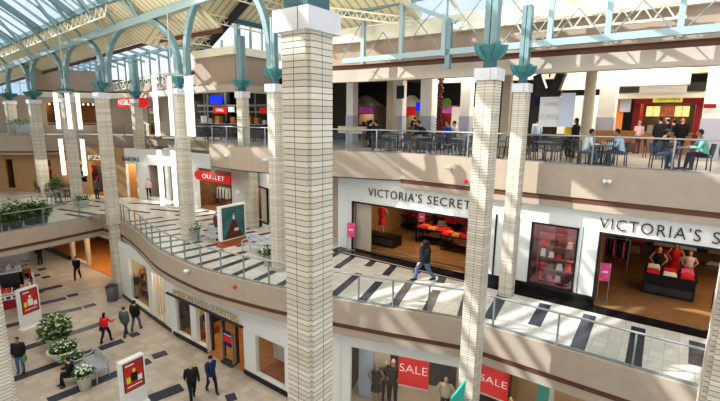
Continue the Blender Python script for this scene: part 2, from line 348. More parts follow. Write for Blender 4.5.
roof_quad(d, -62, -22, -10.5, 21.5, -19, 16.5, M['deck'])
# ribbed planes rising to the right
def zr(u): return 15.8 + .56 * (u + 21.1)
for (u0, u1, v0, v1) in ((-21.1, -9.5, -3.4, .35), (-18, -9.5, .35, 7.5)):
    i = d.quad([UV(u0, v0, zr(u0)), UV(u1, v0, zr(u1)), UV(u1, v1, zr(u1)), UV(u0, v1, zr(u0))], M['deck']); d.uv[i] = [(v0, u0), (v0, u1), (v1, u1), (v1, u0)]
roof_quad(d, -9.4, -5.2, .1, 15.95, -9, 20.5, M['deck'])
# unseen camera-side gable: deck strips and skylight bays, added to pattern the sun
for k in range(9):
    u0 = -22 + k * 4.6
    roof_quad(d, u0, u0 + 2.0, -9, 20.5, -19, 16.5, M['deck'])
roof_quad(d, -22, 20, -16.5, 17.5, -19, 16.5, M['deck'])
struct(d.build('ceiling', fix=False))
m = MB(); m.prism([tuple(UV(-62, -19)[:2]), tuple(UV(22, -19)[:2]), tuple(UV(22, -34)[:2]), tuple(UV(-62, -34)[:2])], 16.4, 16.6, M['deck']); struct(m.build('ceiling_rear'))
# skylights: glass and mullions
gl = MB(); roof_quad(gl, -62, -22, -5.0, 17.85, -10.5, 21.5, M['sky_glass']); roof_quad(gl, -22, -15, -5.0, 17.85, -10.5, 21.5, M['sky_glass']); roof_quad(gl, -5.2, 20, .1, 15.95, -9, 20.5, M['sky_glass'])
for k in range(8): roof_quad(gl, -20 + k * 4.6, -17.4 + k * 4.6, -9, 20.5, -16.5, 17.5, M['sky_glass'])
i = gl.quad([(-27.1, 36.6, 15.5), (-22.7, 38.6, 15.5), UV(-30, -2.5, 15.8), UV(-40, -2.5, 15.3)], M['sky_glass'])
i = gl.quad([(-22.7, 38.6, 15.5), (-10.6, 28.6, 15.7), UV(-21, -2.5, 16.15), UV(-30, -2.5, 15.75)], M['sky_glass'])
t = thing('skylight', 'long glazed skylight over the atrium with teal glazing bars', 'skylight')
gl.build('glass_pane', t, fix=False)
mu = MB(); slopebars(mu, -62, -15, -5.0, 17.9, -10.5, 21.55, 1.3, .07, .12, M['bluelt']); slopebars(mu, -62, -15, -5.0, 17.75, -10.5, 21.4, 5.2, .24, .34, M['blue'])
for v, z in ((-5.0, 17.8), (-10.5, 21.45), (-7.7, 19.6)): alongbar(mu, -62, -15, v, z, .2, .3, M['blue'])
mu.build('glazing_bars', t)
mu = MB(); slopebars(mu, -5.2, 19, .1, 16.0, -9, 20.55, 1.75, .12, .16, M['cream']); slopebars(mu, -5.25, -5, .1, 16.0, -9, 20.55, 3, .3, .3, M['cream'])
slopebars(mu, -20, 18, -9, 20.55, -16.5, 17.55, .85, .14, .2, M['cream'])  # unseen camera-side bars, spaced to stripe the sunlight
mu.build('roof_bars', t)
for k in range(15):
    mu = MB()
    f = k / 14; a = Vector((-27.1, 36.6, 15.5)).lerp(Vector((-22.7, 38.6, 15.5)), min(1, f * 3.0)) if f < .333 else Vector((-22.7, 38.6, 15.5)).lerp(Vector((-10.6, 28.6, 15.7)), (f - .333) * 1.5)
    b = UV(-40, -2.5, 15.3).lerp(UV(-21, -2.5, 16.15), f); mu.bar(a, b, .1, .14, M['bluelt']); mu.build('lower_glazing_bar', t)
# rake beam, eave beams
def steel(name, label, bars, mat_=None, cat='steel beam'):
    mb = MB()
    for a, b, w, h in bars: mb.bar(a, b, w, h, mat_ or M['blue'])
    return tag(mb.build(name), label, cat)
steel('rake_beam', 'dark sloping steel beam along the edge of the ribbed roof', [(UV(-21.4, .35, 15.6), UV(-9.5, .35, zr(-9.5) - .2), .35, .45)], M['dark'])
steel('eave_beam', 'thin brown edge beam under the left ribbed ceiling', [(UV(-60, -2.5, 16.05 + zt(-60)), UV(-22, -2.5, 16.05), .12, .2), (UV(-22, -2.5, 16.05), UV(-15, -2.5, 16.05), .12, .2)], M['brown'])
steel('clerestory_beam', 'slim teal beam edging the upper ribbed deck above the bright opening', [(UV(-18, .35, zr(-18) - .15), UV(-18, 7.5, zr(-18) - .15), .2, .25)], M['bluedk'])
# bar joists carrying the ribbed deck
def joist(a, b, depth, mat_, name='bar_joist', label=None, r=.035, n=None):
    mb = MB(); a = Vector(a); b = Vector(b); L = (b - a).length; n = n or max(4, int(L / (depth * 1.2))); dn = Vector((0, 0, -depth))
    mb.bar(a, b, r * 2.4, r * 2, mat_); mb.bar(a + dn, b + dn, r * 2.4, r * 2, mat_)
    for k in range(n):
        p = a.lerp(b, k / n); q = a.lerp(b, (k + .5) / n); s2 = a.lerp(b, (k + 1) / n)
        mb.bar(p, q + dn, r, r, mat_); mb.bar(q + dn, s2, r, r, mat_)
    return tag(mb.build(name), label, 'roof joist')
for k, u in enumerate((-19.8, -18.0, -16.2, -14.4, -12.6)):
    joist(UV(u, -3.3, zr(u) - .08), UV(u, .3 if u < -18 else 6.5, zr(u) - .08), .42, M['cream'], label=['lowest', 'second lowest', 'middle', 'second highest', 'highest'][k] + ' of the cream zigzag joists under the ribbed ceiling right of the valley')
def zig(u0, u1, v, z, lab):
    mb = MB(); u = u0; S = .62
    mb.bar(UV(u0, v, z + zt(u0)), UV(u1, v, z + zt(u1)), .09, .08, M['cream']); mb.bar(UV(u0, v, z - .62 + zt(u0)), UV(u1, v, z - .62 + zt(u1)), .09, .08, M['cream'])
    while u < u1: mb.bar(UV(u, v, z + zt(u)), UV(u + S / 2, v, z - .62 + zt(u)), .05, .05, M['cream']); mb.bar(UV(u + S / 2, v, z - .62 + zt(u)), UV(u + S, v, z + zt(u)), .05, .05, M['cream']); u += S
    tag(mb.build('bar_joist'), lab, 'roof joist')
zig(-60, -22, -4.95, 17.7, 'long cream zigzag joist along the lower edge of the left skylight')
zig(-38, -22, 1.5, 15.2, 'cream zigzag joist over the low skylight strip left of the brick columns')
joist(UV(-1.0, -.45, 15.25), UV(4.0, -.45, 15.25), .42, M['cream'], label='cream zigzag joist in front of the taupe wall at upper right')
joist(UV(-9.0, -1.6, 16.55), UV(-5.3, -.3, 15.9), .3, M['cream'], label='short cream joist hanging off the ribbed deck right of the big capital')
# arcade: long beam over arches
def beam_z(x): return x
pl_arc = Plane((-27.5, 35.2), (-3.4, 18.9))
def arcz(px, py): return pl_arc.q(px, py)
bl = [pl_arc.w(x, y) for x, y in ((-20, 76), (9, 66.5), (50, 51), (120, 27), (198, 0.5))]
last = bl[-1] + (bl[-1] - bl[-2]).normalized() * 6
steel('arcade_beam', 'long teal steel beam running over the row of arches', [(bl[0], bl[1], .3, .38), (bl[1], bl[2], .3, .38), (bl[2], bl[3], .3, .38), (bl[3], bl[4], .3, .38), (bl[4], last, .3, .38)], M['bluelt'])
t = thing('truss_web', 'teal truss struts standing on the long arcade beam', 'truss')
for px, dx in ((9, 0), (34, 0), (52, 0), (71, 0), (84, 0), (104, 0), (118, 0), (140, 0)):
    s0, z0 = pl_arc.q(px, 66.5 - (px - 9) * .355); base = pl_arc.pt(s0, z0); mb = MB()
    h = 2.0
    mb.bar(base, base + Vector((0, 0, h)) - VV * 1.6, .12, .12, M['blue']); mb.build('strut', t); mb = MB()
    if px in (34, 71, 104, 140): mb.bar(base, base + Vector((0, 0, 3.0)) + UU * 1.7 - VV * 3, .1, .1, M['bluelt']); mb.bar(base, base + Vector((0, 0, 3.0)) - UU * 1.7 - VV * 3, .1, .1, M['bluelt']); mb.build('diagonal', t)

def arch(x0, y0, x1, y1, pk, label, w=.26):
    s0, z0 = pl_arc.q(x0, y0); s1, z1 = pl_arc.q(x1, y1); sp, zp = pl_arc.q(*pk); mb = MB()
    c = (s0 + s1) / 2; a = (s1 - s0) / 2; prev = None; N = 22
    for k in range(N + 1):
        th = pi - pi * k / N; zb = z0 + (z1 - z0) * k / N
        e = Vector((cos(th), sin(th))); ss = c + a * (abs(e.x) ** .85) * (1 if e.x > 0 else -1); zz = zb + (zp - zb) * (max(0, e.y) ** .8)
        i, o = pl_arc.pt(ss, zz, -.13), pl_arc.pt(ss, zz, .13)
        # section: flat plate box
        nr = Vector((e.x, 0, e.y)); rad = (pl_arc.t * e.x + Vector((0, 0, e.y))).normalized() * .125
        cur = [i - rad, o - rad, o + rad, i + rad]
        if prev: mb.hexa(prev + cur, M['blue'])
        prev = cur
    return tag(mb.build('steel_arch', smooth=False), label, 'arch')
arch(9, 92, 30, 90, (18, 62), 'smallest teal steel arch at the far left end')
arch(33, 90, 65, 88, (46, 53), 'second teal steel arch from the far left')
arch(67, 88, 105, 83, (83, 41), 'teal steel arch left of the tall brick column with pale capital')
arch(109, 83, 180, 78, (138, 21), 'tall teal steel arch between the two left brick columns')
s0, z0 = pl_arc.q(186, 78)
arch(187, 78, 271, 70, (238, -22), 'largest teal steel arch reaching the top of the photo')
# braces
steel('purlin_tube', 'thin teal tube running across in front of the bulkhead', [(P(112, 61, 15.4), P(178, 46, 15.9), .12, .16), (P(178, 46, 15.9), P(240, 51, 15.75), .1, .1)])
t = thing('clerestory_frame', 'teal mullions in the bright opening above the middle bulkhead', 'window frame')
for px, yt, yb in ((171, 42, 57), (238, 24, 55), (222, 40, 55), (251, 27, 55), (262, 30, 56)):
    d0 = P(px, yb, 15.7); mb = MB()
    r = ray(px, yt); tt = d0.y / r.y; mb.bar(d0, Vector((d0.x, d0.y, EYE + r.z * tt)), .12 if px != 238 else .3, .12 if px != 238 else .3, M['bluelt'] if px != 238 else M['blue']); mb.build('mullion', t)
t = thing('clerestory_frame', 'row of slim teal mullions above the brown wall at left', 'window frame')
for k in range(12): 
    mb = MB()
    p = Vector((-27.1, 36.6, 0)).lerp(Vector((-22.7, 38.6, 0)), k / 11); mb.bar(p + Vector((0, 0, 15.4)), p + Vector((0, 0, 16.6)), .1, .1, M['blue']); mb.build('mullion', t); mb = MB()
    p = Vector((-22.5, 38.4, 0)).lerp(Vector((-11, 29, 0)), k / 11); mb.bar(p + Vector((0, 0, 13.8)), p + Vector((0, 0, 16.2)), .09, .09, M['blue']); mb.build('mullion', t)
# glazed end wall far left
plE = Plane((-60, 36), (-28, 48)); mb = MB()
t = thing('curtain_wall', 'bright glazed end wall at far left behind the first column', 'window')
mb.pbox(plE, 0, 34, 9.5, 19, 0, .04, M['sky_glass']); mb.build('glass_pane', t)
mb = MB()
for k in range(23): mb.pbox(plE, k * 1.5, k * 1.5 + .12, 9.5, 19, -.12, 0, M['white'])
for k in range(8): mb.pbox(plE, 0, 34, 10 + k * 1.2, 10.12 + k * 1.2, -.1, 0, M['white'])
mb.build('frame', t)
# ------------------------------------------------------------------ upper right truss
pT = Plane((5.75 - .809 * 9, 15.95 + .588 * 9), (5.75, 15.95)); 
def tw(x, y): return pT.w(x, y)
t = thing('steel_truss', 'teal steel truss crossing in front of the taupe bulkhead at upper right', 'truss')
mb = MB(); A = tw(343, 61.5); B = tw(722, 27.5); mb.bar(A, B, .2, .22, M['bluelt']); mb.build('bottom_chord', t)
mb = MB(); mb.bar(tw(337, 15), tw(401, 2), .2, .2, M['blue']); mb.bar(tw(401, 2), tw(456, 22), .16, .16, M['bluelt']); mb.bar(tw(401, 2), tw(452, -8), .16, .16, M['bluelt']); mb.build('top_chord', t)
for px, y0, y1 in ((363, 61, 8), (401, 57, 3), (443.5, 53, -8), (549, 43.5, -6), (607, 39, -6), (679.5, 33, -8)):
    mb = MB(); b = tw(px, y0); q = tw(px + (px - 340) * .0, y1); mb.bar(b - Vector((0, 0, .12)), Vector((b.x, b.y, q.z)), .17, .17, M['bluelt']); mb.build('post', t)
for k, (a, b) in enumerate((((344, 48), (360, 60)), ((364, 60), (383, 32)), ((383, 32), (399, 56)), ((341, 60), (363, 20)), ((401, 56), (421, 25)), ((421, 25), (441, 52)), ((401, 5), (421, 25)), ((421, 25), (443, 0)), ((444, 50), (466, 20)), ((466, 20), (487, 48)), ((466, 20), (448, -4)), ((466, 20), (482, -2)), ((499, 48), (524, 14)), ((524, 14), (546, 42)), ((524, 14), (510, -3)), ((551, 42), (579, 8)), ((579, 8), (605, 38)), ((609, 38), (644, 0)), ((644, 0), (676, 32)), ((682, 32), (716, 0)))):
    mb = MB(); mb.tube([tw(*a), tw(*b)], .022, M['steelf'], 6); mb.build('tie_rod', t)
mb = MB(); b = tw(450, 19); mb.bar(b, Vector((b.x, b.y, pT.q(450, 69)[1])), .2, .2, M['blue'])
tag(mb.build('steel_hanger'), 'short teal steel hanger ending just below the truss chord', 'steel beam')
# ------------------------------------------------------------------ columns
def notch(w, n): 
    h = w / 2; return [(-h + n, -h), (h - n, -h), (h - n, -h + n), (h, -h + n), (h, h - n), (h - n, h - n), (h - n, h), (-h + n, h), (-h + n, h - n), (-h, h - n), (-h, -h + n), (-h + n, -h + n)]
RZ = atan2(UU.y, UU.x)
def bowl(t, z, w, post_h, post_w=.3):
    mb = MB(); r = w / 2
    mb.lathe([(r * .28, 0), (r * .34, .06), (r * .62, .20), (r * .78, .36), (r * .45, .36)], M['bowl'], 12, (0, 0, z + .20))
    for a in range(4):
        ca, sa = cos(a * pi / 2 + pi / 4), sin(a * pi / 2 + pi / 4); px, py = -sa * .045, ca * .045; k = []
        arc = [(r * .25, 0)] + [(r * sin(q * pi / 10), .44 - .44 * cos(q * pi / 10)) for q in range(1, 6)] + [(r * .25, .44)]
        f = [(x * ca + px, x * sa + py, z + .18 + zz) for x, zz in arc]; b = [(x * ca - px, x * sa - py, z + .18 + zz) for x, zz in arc]
        n = len(f); i = len(mb.v); mb.v += [Vector(v) for v in f + b]; mi = mb.mat(M['bowl'])
        mb.f.append([i + q for q in range(n)]); mb.f.append([i + n + q for q in range(n)][::-1]); mb.mi += [mi, mi]
        for q in range(n): mb.f.append([i + q, i + (q + 1) % n, i + n + (q + 1) % n, i + n + q]); mb.mi.append(mi)
    mb.build('bracket', t)
    mb = MB(); mb.box(-post_w * .42, post_w * .42, -post_w * .42, post_w * .42, z, z + .75, M['bluedk'])
    q = post_w / 2
    for sx, sy in ((1, 1), (1, -1), (-1, 1), (-1, -1)): mb.box(min(sx * .012, sx * q), max(sx * .012, sx * q), min(sy * .012, sy * q), max(sy * .012, sy * q), z + .3, z + post_h, M['blue'])
    mb.box(-.04, .04, -.04, .04, z, z + post_h, M['bluelt'])
    mb.build('post', t)
def column(label, x, y, zb, zcap, w, caph=.42, capw=None, post_h=3.4, bw=.85, rz=None, foot=None, post_w=.3, lower=None):
    t = thing('brick_column', label, 'column', (x, y, zb), RZ if rz is None else rz, 'brick atrium columns')
    capw = capw or w * 1.15
    mb = MB()
    if lower: mb.prism(notch(lower, lower * .1), 0, 4.9, M['brick']); mb.prism(notch(w, w * .10), 4.9, zcap - zb, M['brick'])
    else: mb.prism(notch(w, w * .10), 0, zcap - zb, M['brick'])
    mb.build('shaft', t)
    mb = MB(); mb.box(-capw / 2, capw / 2, -capw / 2, capw / 2, zcap - zb, zcap - zb + caph, M['cap'])
    mb.box(-.004 + capw * .22, .004 + capw * .22, -capw / 2 - .003, -capw / 2 + .01, zcap - zb, zcap - zb + caph, M['dark'])
    mb.build('capital', t)
    if bw: bowl(t, zcap - zb + caph, bw, post_h, post_w)
    return t
t = column('nearest and widest brick column filling the centre, large pale capital', -.69, 5.75, 0, 12.82, .50, .26, .60, post_h=2.2, bw=0)
mb = MB(); mb.box(-.2, .2, -.2, .2, 13.08, 15, M['bluedk']); mb.box(-.03, .2, -.21, .21, 13.3, 15, M['blue']); mb.build('post', t)
column('slim brick column rising from the ground beside the second sale window', 3.36, 11.85, 0, 12.80, .53, .30, post_h=2.4, bw=.92, post_w=.32)
column('brick column standing on the walkway between the two lingerie shop fronts', 5.72, 15.95, Z2, 12.76, .50, .30, post_h=2.6, bw=.98, post_w=.3)
column('brick column partly behind the nearest column, by the walkway bench', -3.56, 18.5, Z2, 12.80, .54, .32, post_h=2.6, bw=.95, post_w=.22)
column('brick column beside the two hanging light cluster tiers and a walkway planter', -9.35, 23.0, Z2, 12.85, .60, .3, post_h=1.6, bw=.9, post_w=.3)
column('tall brick column rising from the ground floor beside the grey litter bin', -15.8, 27.15, 0, 12.75, .64, .36, post_h=1.6, bw=1.15, post_w=.3, lower=.5)
column('dim brick column behind the small hanging light cluster', -21.1, 31.9, Z2, 12.65, .64, .3, post_h=1.2, bw=1.1, post_w=.4)
column('brick column above the planters on the footbridge at left', -25.9, 35.2, Z2, 12.6, .70, .3, post_h=1.0, bw=1.4, post_w=.4)
column('leftmost far brick column cut by the photo edge', -30.5, 38.6, Z2, 12.6, .70, .3, post_h=1.0, bw=1.4, post_w=.4)
column('small far brick column on the food court side left of the blue screen sign', -18.0, 35.6, Z2, 12.75, .66, .3, post_h=3.2, bw=1.0, post_w=.5)
column('brick column behind the upper rail right of the blue screen', -6.55, 24.6, Z3, 12.8, .52, .34, post_h=2.9, bw=1.05, post_w=.36)
# its continuation on the walkway level, and plain pilasters
def pilaster(label, x, y, z0, z1, w, m=None, rz=None, d=None):
    t = MB(); t.prism(notch(w, w * .08), 0, z1 - z0, m or M['brick']); return tag(t.build('square_pillar', loc=(x, y, z0), rz=RZ if rz is None else rz), label, 'pillar')
pilaster('brick pillar on the walkway right of the red lit shop sign', -6.6, 26.0, Z2, 8.9, .62)
# near columns at both picture edges
column('cream brick column cut off by the lower left edge of the photo', -7.42, 7.95, 0, 12.9, .62, bw=0)
column('cream brick column cut off by the right edge of the photo', 5.2, 5.5, 0, 12.9, .62, bw=0)
# ------------------------------------------------------------------ railings
def railing(label, line, z, step, h=1.06, start=.2, glass=True, mid=False, ext=0):
    t = thing('glass_railing', label, 'railing')
    ln = offset_line(line, .14)
    mb = MB(); mb.tube([(p.x, p.y, z + h) for p in ln], .035, M['steel'], 8); mb.build('top_rail', t, smooth=True)
    mb = MB()
    for a, b in zip(ln, ln[1:]): mb.bar((a.x, a.y, z + .04), (b.x, b.y, z + .04), .1, .08, M['steelf'])
    mb.build('base_channel', t)
    if glass:
        mb = MB()
        for a, b in zip(ln, ln[1:]): mb.quad([(a.x, a.y, z + .1), (b.x, b.y, z + .1), (b.x, b.y, z + h - .12), (a.x, a.y, z + h - .12)], M['rail_glass'])
        mb.build('glass_panel', t)
    for p, tn in walk(ln, step, start):
        n = Vector((-tn.y, tn.x)); mb = MB(); a = p - n * .05
        mb.bar((a.x, a.y, z - .02), (a.x, a.y, z + h), .05, .05, M['steelf']); mb.bar((p.x, p.y, z + h - .12), (a.x, a.y, z + h - .12), .03, .03, M['steel']); mb.build('post', t)
    return t
railing('glass railing along the right hand food court edge above the shop name', E3R[-3:], Z3, 2.3, start=3.1)
railing('railing along the curved middle edge of the food court', E3R[:-2], Z3, 1.45)
railing('far railing of the upper floor at left under the brown wall', E3L, Z3L, 2.2)
railing('glass railing of the walkway right of the slim column', E2c, Z2, 1.95, start=.9)
railing('curved glass railing sweeping round the walkway edge', E2b, Z2, 1.3)
railing('front glass railing of the footbridge at left', E2a + [Vector((-15.2, 27.05))], Z2, 2.1)
rb = [Vector(P(x, y, 6.16)[:2]) for x, y in ((-30, 208), (0, 202), (47, 193.5), (78, 187))]
railing('rear railing behind the footbridge planters', rb, Z2, 2.0)
# ------------------------------------------------------------------ shop fronts
def wall_open(mb, pl, s0, s1, z0, z1, holes, d0, d1, m):
    holes = sorted(holes); cur = s0
    for a, b, c, d in holes:
        if a > cur: mb.pbox(pl, cur, a, z0, z1, d0, d1, m)
        if c > z0: mb.pbox(pl, a, b, z0, c, d0, d1, m)
        if d < z1: mb.pbox(pl, a, b, d, z1, d0, d1, m)
        cur = b
    if cur < s1: mb.pbox(pl, cur, s1, z0, z1, d0, d1, m)
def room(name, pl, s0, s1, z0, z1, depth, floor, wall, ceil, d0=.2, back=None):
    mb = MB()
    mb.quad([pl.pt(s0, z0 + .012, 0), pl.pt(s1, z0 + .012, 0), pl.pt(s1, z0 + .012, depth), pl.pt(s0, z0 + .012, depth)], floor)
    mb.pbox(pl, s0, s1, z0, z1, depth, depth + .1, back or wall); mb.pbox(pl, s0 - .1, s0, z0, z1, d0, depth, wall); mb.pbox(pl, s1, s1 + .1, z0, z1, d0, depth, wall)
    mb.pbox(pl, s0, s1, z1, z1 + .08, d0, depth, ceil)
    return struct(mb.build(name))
NL = [0]
def lamp(loc, e, size=1.0, col=(1, .82, .6), rot=(0, 0, 0), sy=None):
    L = bpy.data.lights.new('area_lamp', 'AREA'); L.energy = e; L.size = size; L.color = col
    if sy: L.shape = 'RECTANGLE'; L.size_y = sy
    o = bpy.data.objects.new('area_lamp', L); C.objects.link(o); o.location = loc; o.rotation_euler = rot; return o
def frame(mb, pl, s0, s1, z0, z1, w, d0, d1, m):
    mb.pbox(pl, s0, s1, z1 - w, z1, d0, d1, m); mb.pbox(pl, s0, s1, z0, z0 + w, d0, d1, m); mb.pbox(pl, s0, s0 + w, z0, z1, d0, d1, m); mb.pbox(pl, s1 - w, s1, z0, z1, d0, d1, m)
# L2 main plane (shop fronts under the food court, v = .28)
LB = UV(-9.9, .28); RB = UV(14, .28); S2 = Plane(LB, RB)
def s2(px, py=280): return S2.q(px, py)[0]
zt2 = 8.7
v_l, v_r = s2(352, 225), s2(474, 240)
w_l, w_r, wz1, wz0 = s2(527), s2(574), S2.q(550, 224)[1], S2.q(550, 288)[1]
o_l, o_r = s2(594), S2.len - .5
eh = S2.q(595, 231)[1]
hl = S2.q(400, 208)[1]
mb = MB(); wall_open(mb, S2, s2(338, 220), S2.len, Z2, zt2, [(v_l, v_r, Z2, hl), (w_l, w_r, wz0, wz1), (o_l, o_r, Z2, eh)], 0, .2, M['white'])
mb.pbox(S2, s2(338, 220), s2(402, 200), zt2, 9.05, 0, .2, M['white']); struct(mb.build('wall_shops'))
mb = MB(); frame(mb, S2, v_l, v_r, Z2, hl, .07, -.04, .06, M['black']); frame(mb, S2, w_l, w_r, wz0, wz1, .07, -.04, .06, M['black']); frame(mb, S2, o_l, o_r, Z2 - .06, eh, .07, -.04, .06, M['black'])
mb.pbox(S2, s2(480), o_l, Z2, Z2 + .32, -.05, 0, M['granite'])
for px in (485, 495, 517, 583): mb.pbox(S2, s2(px, 230), s2(px, 230) + (.07 if px != 583 else .012), Z2, 8.0, -.03, 0, M['black'])
struct(mb.build('trim_5'))
mb = MB(); mb.quad([S2.pt(s2(340), Z2 + .006, -.9), S2.pt(S2.len, Z2 + .006, -.9 if 0 else -.55), S2.pt(S2.len, Z2 + .006, .6), S2.pt(s2(340), Z2 + .006, .6)], M['granite'])
struct(mb.build('trim_6'))
mb = MB(); mb.pbox(S2, v_l + .07, s2(368, 225), Z2, hl - .07, .25, .32, M['beigelt']); mb.pbox(S2, s2(340, 220), s2(349, 222), Z2, 8.5, -.03, 0, M['offw']); struct(mb.build('trim_9'))
mb = MB()
for dd in (-.75, .35, .75): mb.quad([S2.pt(v_l, Z2 + .016, dd), S2.pt(v_r, Z2 + .016, dd), S2.pt(v_r, Z2 + .016, dd + .1), S2.pt(v_l, Z2 + .016, dd + .1)], M['black' if dd > 0 else 'beigelt'])
struct(mb.build('trim_10'))
# shop names
def cx(a, b, n): return [a + (b - a) * (k + .5) / n for k in range(n)]
a, b = S2.q(369, 192), S2.q(471, 207); zc = (hl + 8.2) / 2
def vs_name(s_left, w, z, label):
    t = thing('shop_name', label, 'shop sign', S2.pt(s_left, z, -.04), S2.rz)
    text('lettering', "VICTORIA'S", .5, M['letter'], (w * .28, 0, 0), 0, t, width=w * .56, height=.40, spacing=1.15, bold=-.004)
    text('lettering', "SECRET", .5, M['letter'], (w * .805, 0, 0), 0, t, width=w * .385, height=.38, spacing=1.15, bold=-.004)
vs_name(a[0], b[0] - a[0], S2.q(374, 193)[1], "dark spaced letters VICTORIA'S SECRET over the entrance behind the slim column")
a2 = S2.q(600, 222); vs_name(a2[0], (b[0] - a[0]) * .98, eh + .31, "dark spaced letters VICTORIA'S SECRET over the entrance at the right edge")
# interiors
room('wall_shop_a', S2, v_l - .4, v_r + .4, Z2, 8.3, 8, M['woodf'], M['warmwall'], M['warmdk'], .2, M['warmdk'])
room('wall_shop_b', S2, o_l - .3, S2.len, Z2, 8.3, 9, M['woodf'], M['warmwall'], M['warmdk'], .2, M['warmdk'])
room('wall_window_box', S2, w_l - .1, w_r + .1, wz0 - .1, 8.2, 1.6, M['pinkdisp'], M['pinkdisp'], M['pinkdisp'], .2)
lamp(S2.pt((v_l + v_r) / 2, 8.1, 2.5), 120, 3, (1, .72, .42)); lamp(S2.pt((o_l + o_r) / 2 - 1.0, 8.1, 2.8), 120, 4, (1, .72, .42)); lamp(S2.pt((w_l + w_r) / 2, 8.0, .7), 16, 1, (1, .8, .75))
mb = MB(); mb.pbox(S2, w_l, w_r, wz0, wz1, .08, .09, M['wallglass']); tag(mb.build('display_window'), 'glass of the pink lingerie display window', 'window')
# display furniture
def frust(mb, pl, s, z, d, w, dep, h, m, tw=1.0):
    mb.hexa([pl.pt(s - w / 2, z, d - dep / 2), pl.pt(s + w / 2, z, d - dep / 2), pl.pt(s + w / 2, z, d + dep / 2), pl.pt(s - w / 2, z, d + dep / 2),
             pl.pt(s - w / 2 * tw, z + h, d - dep / 2 * tw), pl.pt(s + w / 2 * tw, z + h, d - dep / 2 * tw), pl.pt(s + w / 2 * tw, z + h, d + dep / 2 * tw), pl.pt(s - w / 2 * tw, z + h, d + dep / 2 * tw)], m)
def disp_table(pl, px, py, label, w=1.3, dep=.8, h=.8, cloth=('red', 'red', 'pink'), solid=False, z=Z2):
    p = P(px, py, z); s = (p - pl.a).dot(pl.t); d = (p - pl.a).dot(pl.n)
    t = thing('display_table', label, 'display table', pl.pt(s, z, d), pl.rz)
    mb = MB()
    if solid: mb.box(-w / 2, w / 2, -dep / 2, dep / 2, 0, h * .92, M['black']); mb.box(-w / 2 + .06, w / 2 - .06, -dep / 2 - .01, -dep / 2 + .02, .1, h * .45, M['dark'])
    else:
        for sx in (-1, 1):
            for sy in (-1, 1): mb.box(sx * (w / 2 - .05) - .025, sx * (w / 2 - .05) + .025, sy * (dep / 2 - .05) - .025, sy * (dep / 2 - .05) + .025, 0, h, M['black'])
        mb.box(-w / 2, w / 2, -dep / 2, dep / 2, .15, .19, M['black'])
    mb.build('base', t); mb = MB(); mb.box(-w / 2 - .03, w / 2 + .03, -dep / 2 - .03, dep / 2 + .03, h * .92, h, M['black']); mb.build('table_top', t)
    n = 3
    for k in range(n):
        for r in range(2):
            mb = MB(); c = cloth[(k + r) % len(cloth)]; x = -w / 2 + (k + .5) * w / n; y = (-.25 + r * .5) * dep; hh = random.uniform(.05, .16)
            mb.hexa([(x - w / n * .4, y - dep * .2, 0), (x + w / n * .4, y - dep * .2, 0), (x + w / n * .4, y + dep * .2, 0), (x - w / n * .4, y + dep * .2, 0),
                     (x - w / n * .33, y - dep * .16, hh), (x + w / n * .36, y - dep * .17, hh * .8), (x + w / n * .3, y + dep * .16, hh), (x - w / n * .36, y + dep * .15, hh * .9)], M[c])
            oo = mb.build('folded_clothes', loc=pl.pt(s, z + h, d), rz=pl.rz)
            tag(oo, ' '.join(('folded garment on ' + label).split()[:15]), 'clothes', 'garments on ' + label)
    return t
disp_table(S2, 434, 243, 'low dark display table of orange-red garments beside the slim column', 1.9, .9, .85, ('red', 'orange', 'red'))
disp_table(S2, 420, 231, 'round-edged dark table of dark red garments deeper in the left lingerie shop', 1.5, .8, .85, ('posterd', 'red', 'cred'))
disp_table(S2, 667, 293, 'black two-tier display table piled with red and pale garments', 1.65, 1.1, .85, ('red', 'cwhite', 'cred', 'pink'), True)
disp_table(S2, 457, 251, 'black table of orange-red garments close to the slim column', 1.6, .8, .85, ('red', 'orange', 'cred')); disp_table(S2, 401, 226, 'small black table of red garments behind the long plinth', 1.2, .7, .85, ('cred', 'cwhite', 'red'))
mb = MB(); p = P(394, 238, Z2); s = (p - S2.a).dot(S2.t); mb.pbox(S2, s - 1.7, s + 1.1, Z2, Z2 + .55, 1.4, 2.2, M['black']); mb.pbox(S2, s - 1.65, s + 1.05, Z2 + .1, Z2 + .45, 1.38, 1.4, M['dark'])
tag(mb.build('display_plinth'), 'long black display plinth inside the left lingerie shop', 'display plinth')
# garment racks
def rack(pl, s, d, z, w, label, mats, h=1.45):
    t = thing('clothes_rack', label, 'clothes rack', pl.pt(s, z, d), pl.rz)
    mb = MB(); mb.box(-w / 2, -w / 2 + .04, -.02, .02, 0, h, M['steel']); mb.box(w / 2 - .04, w / 2, -.02, .02, 0, h, M['steel']); mb.box(-w / 2, w / 2, -.015, .015, h - .03, h, M['steel']); mb.box(-w / 2 - .0, -w / 2 + .05, -.3, .3, 0, .03, M['steel']); mb.box(w / 2 - .05, w / 2, -.3, .3, 0, .03, M['steel']); mb.build('rack_frame', t)
    n = max(4, int(w / .13))
    for k in range(n):
        x = -w / 2 + .08 + (w - .16) * k / (n - 1); mb = MB(); c = M[mats[k % len(mats)]]; q = random.uniform(.75, .95)
        mb.hexa([(x - .04, -.24, h - q), (x + .04, -.24, h - q), (x + .04, .24, h - q), (x - .04, .24, h - q), (x - .025, -.2, h - .12), (x + .025, -.2, h - .12), (x + .025, .2, h - .12), (x - .025, .2, h - .12)], c)
        mb.build('hanging_garment', t)
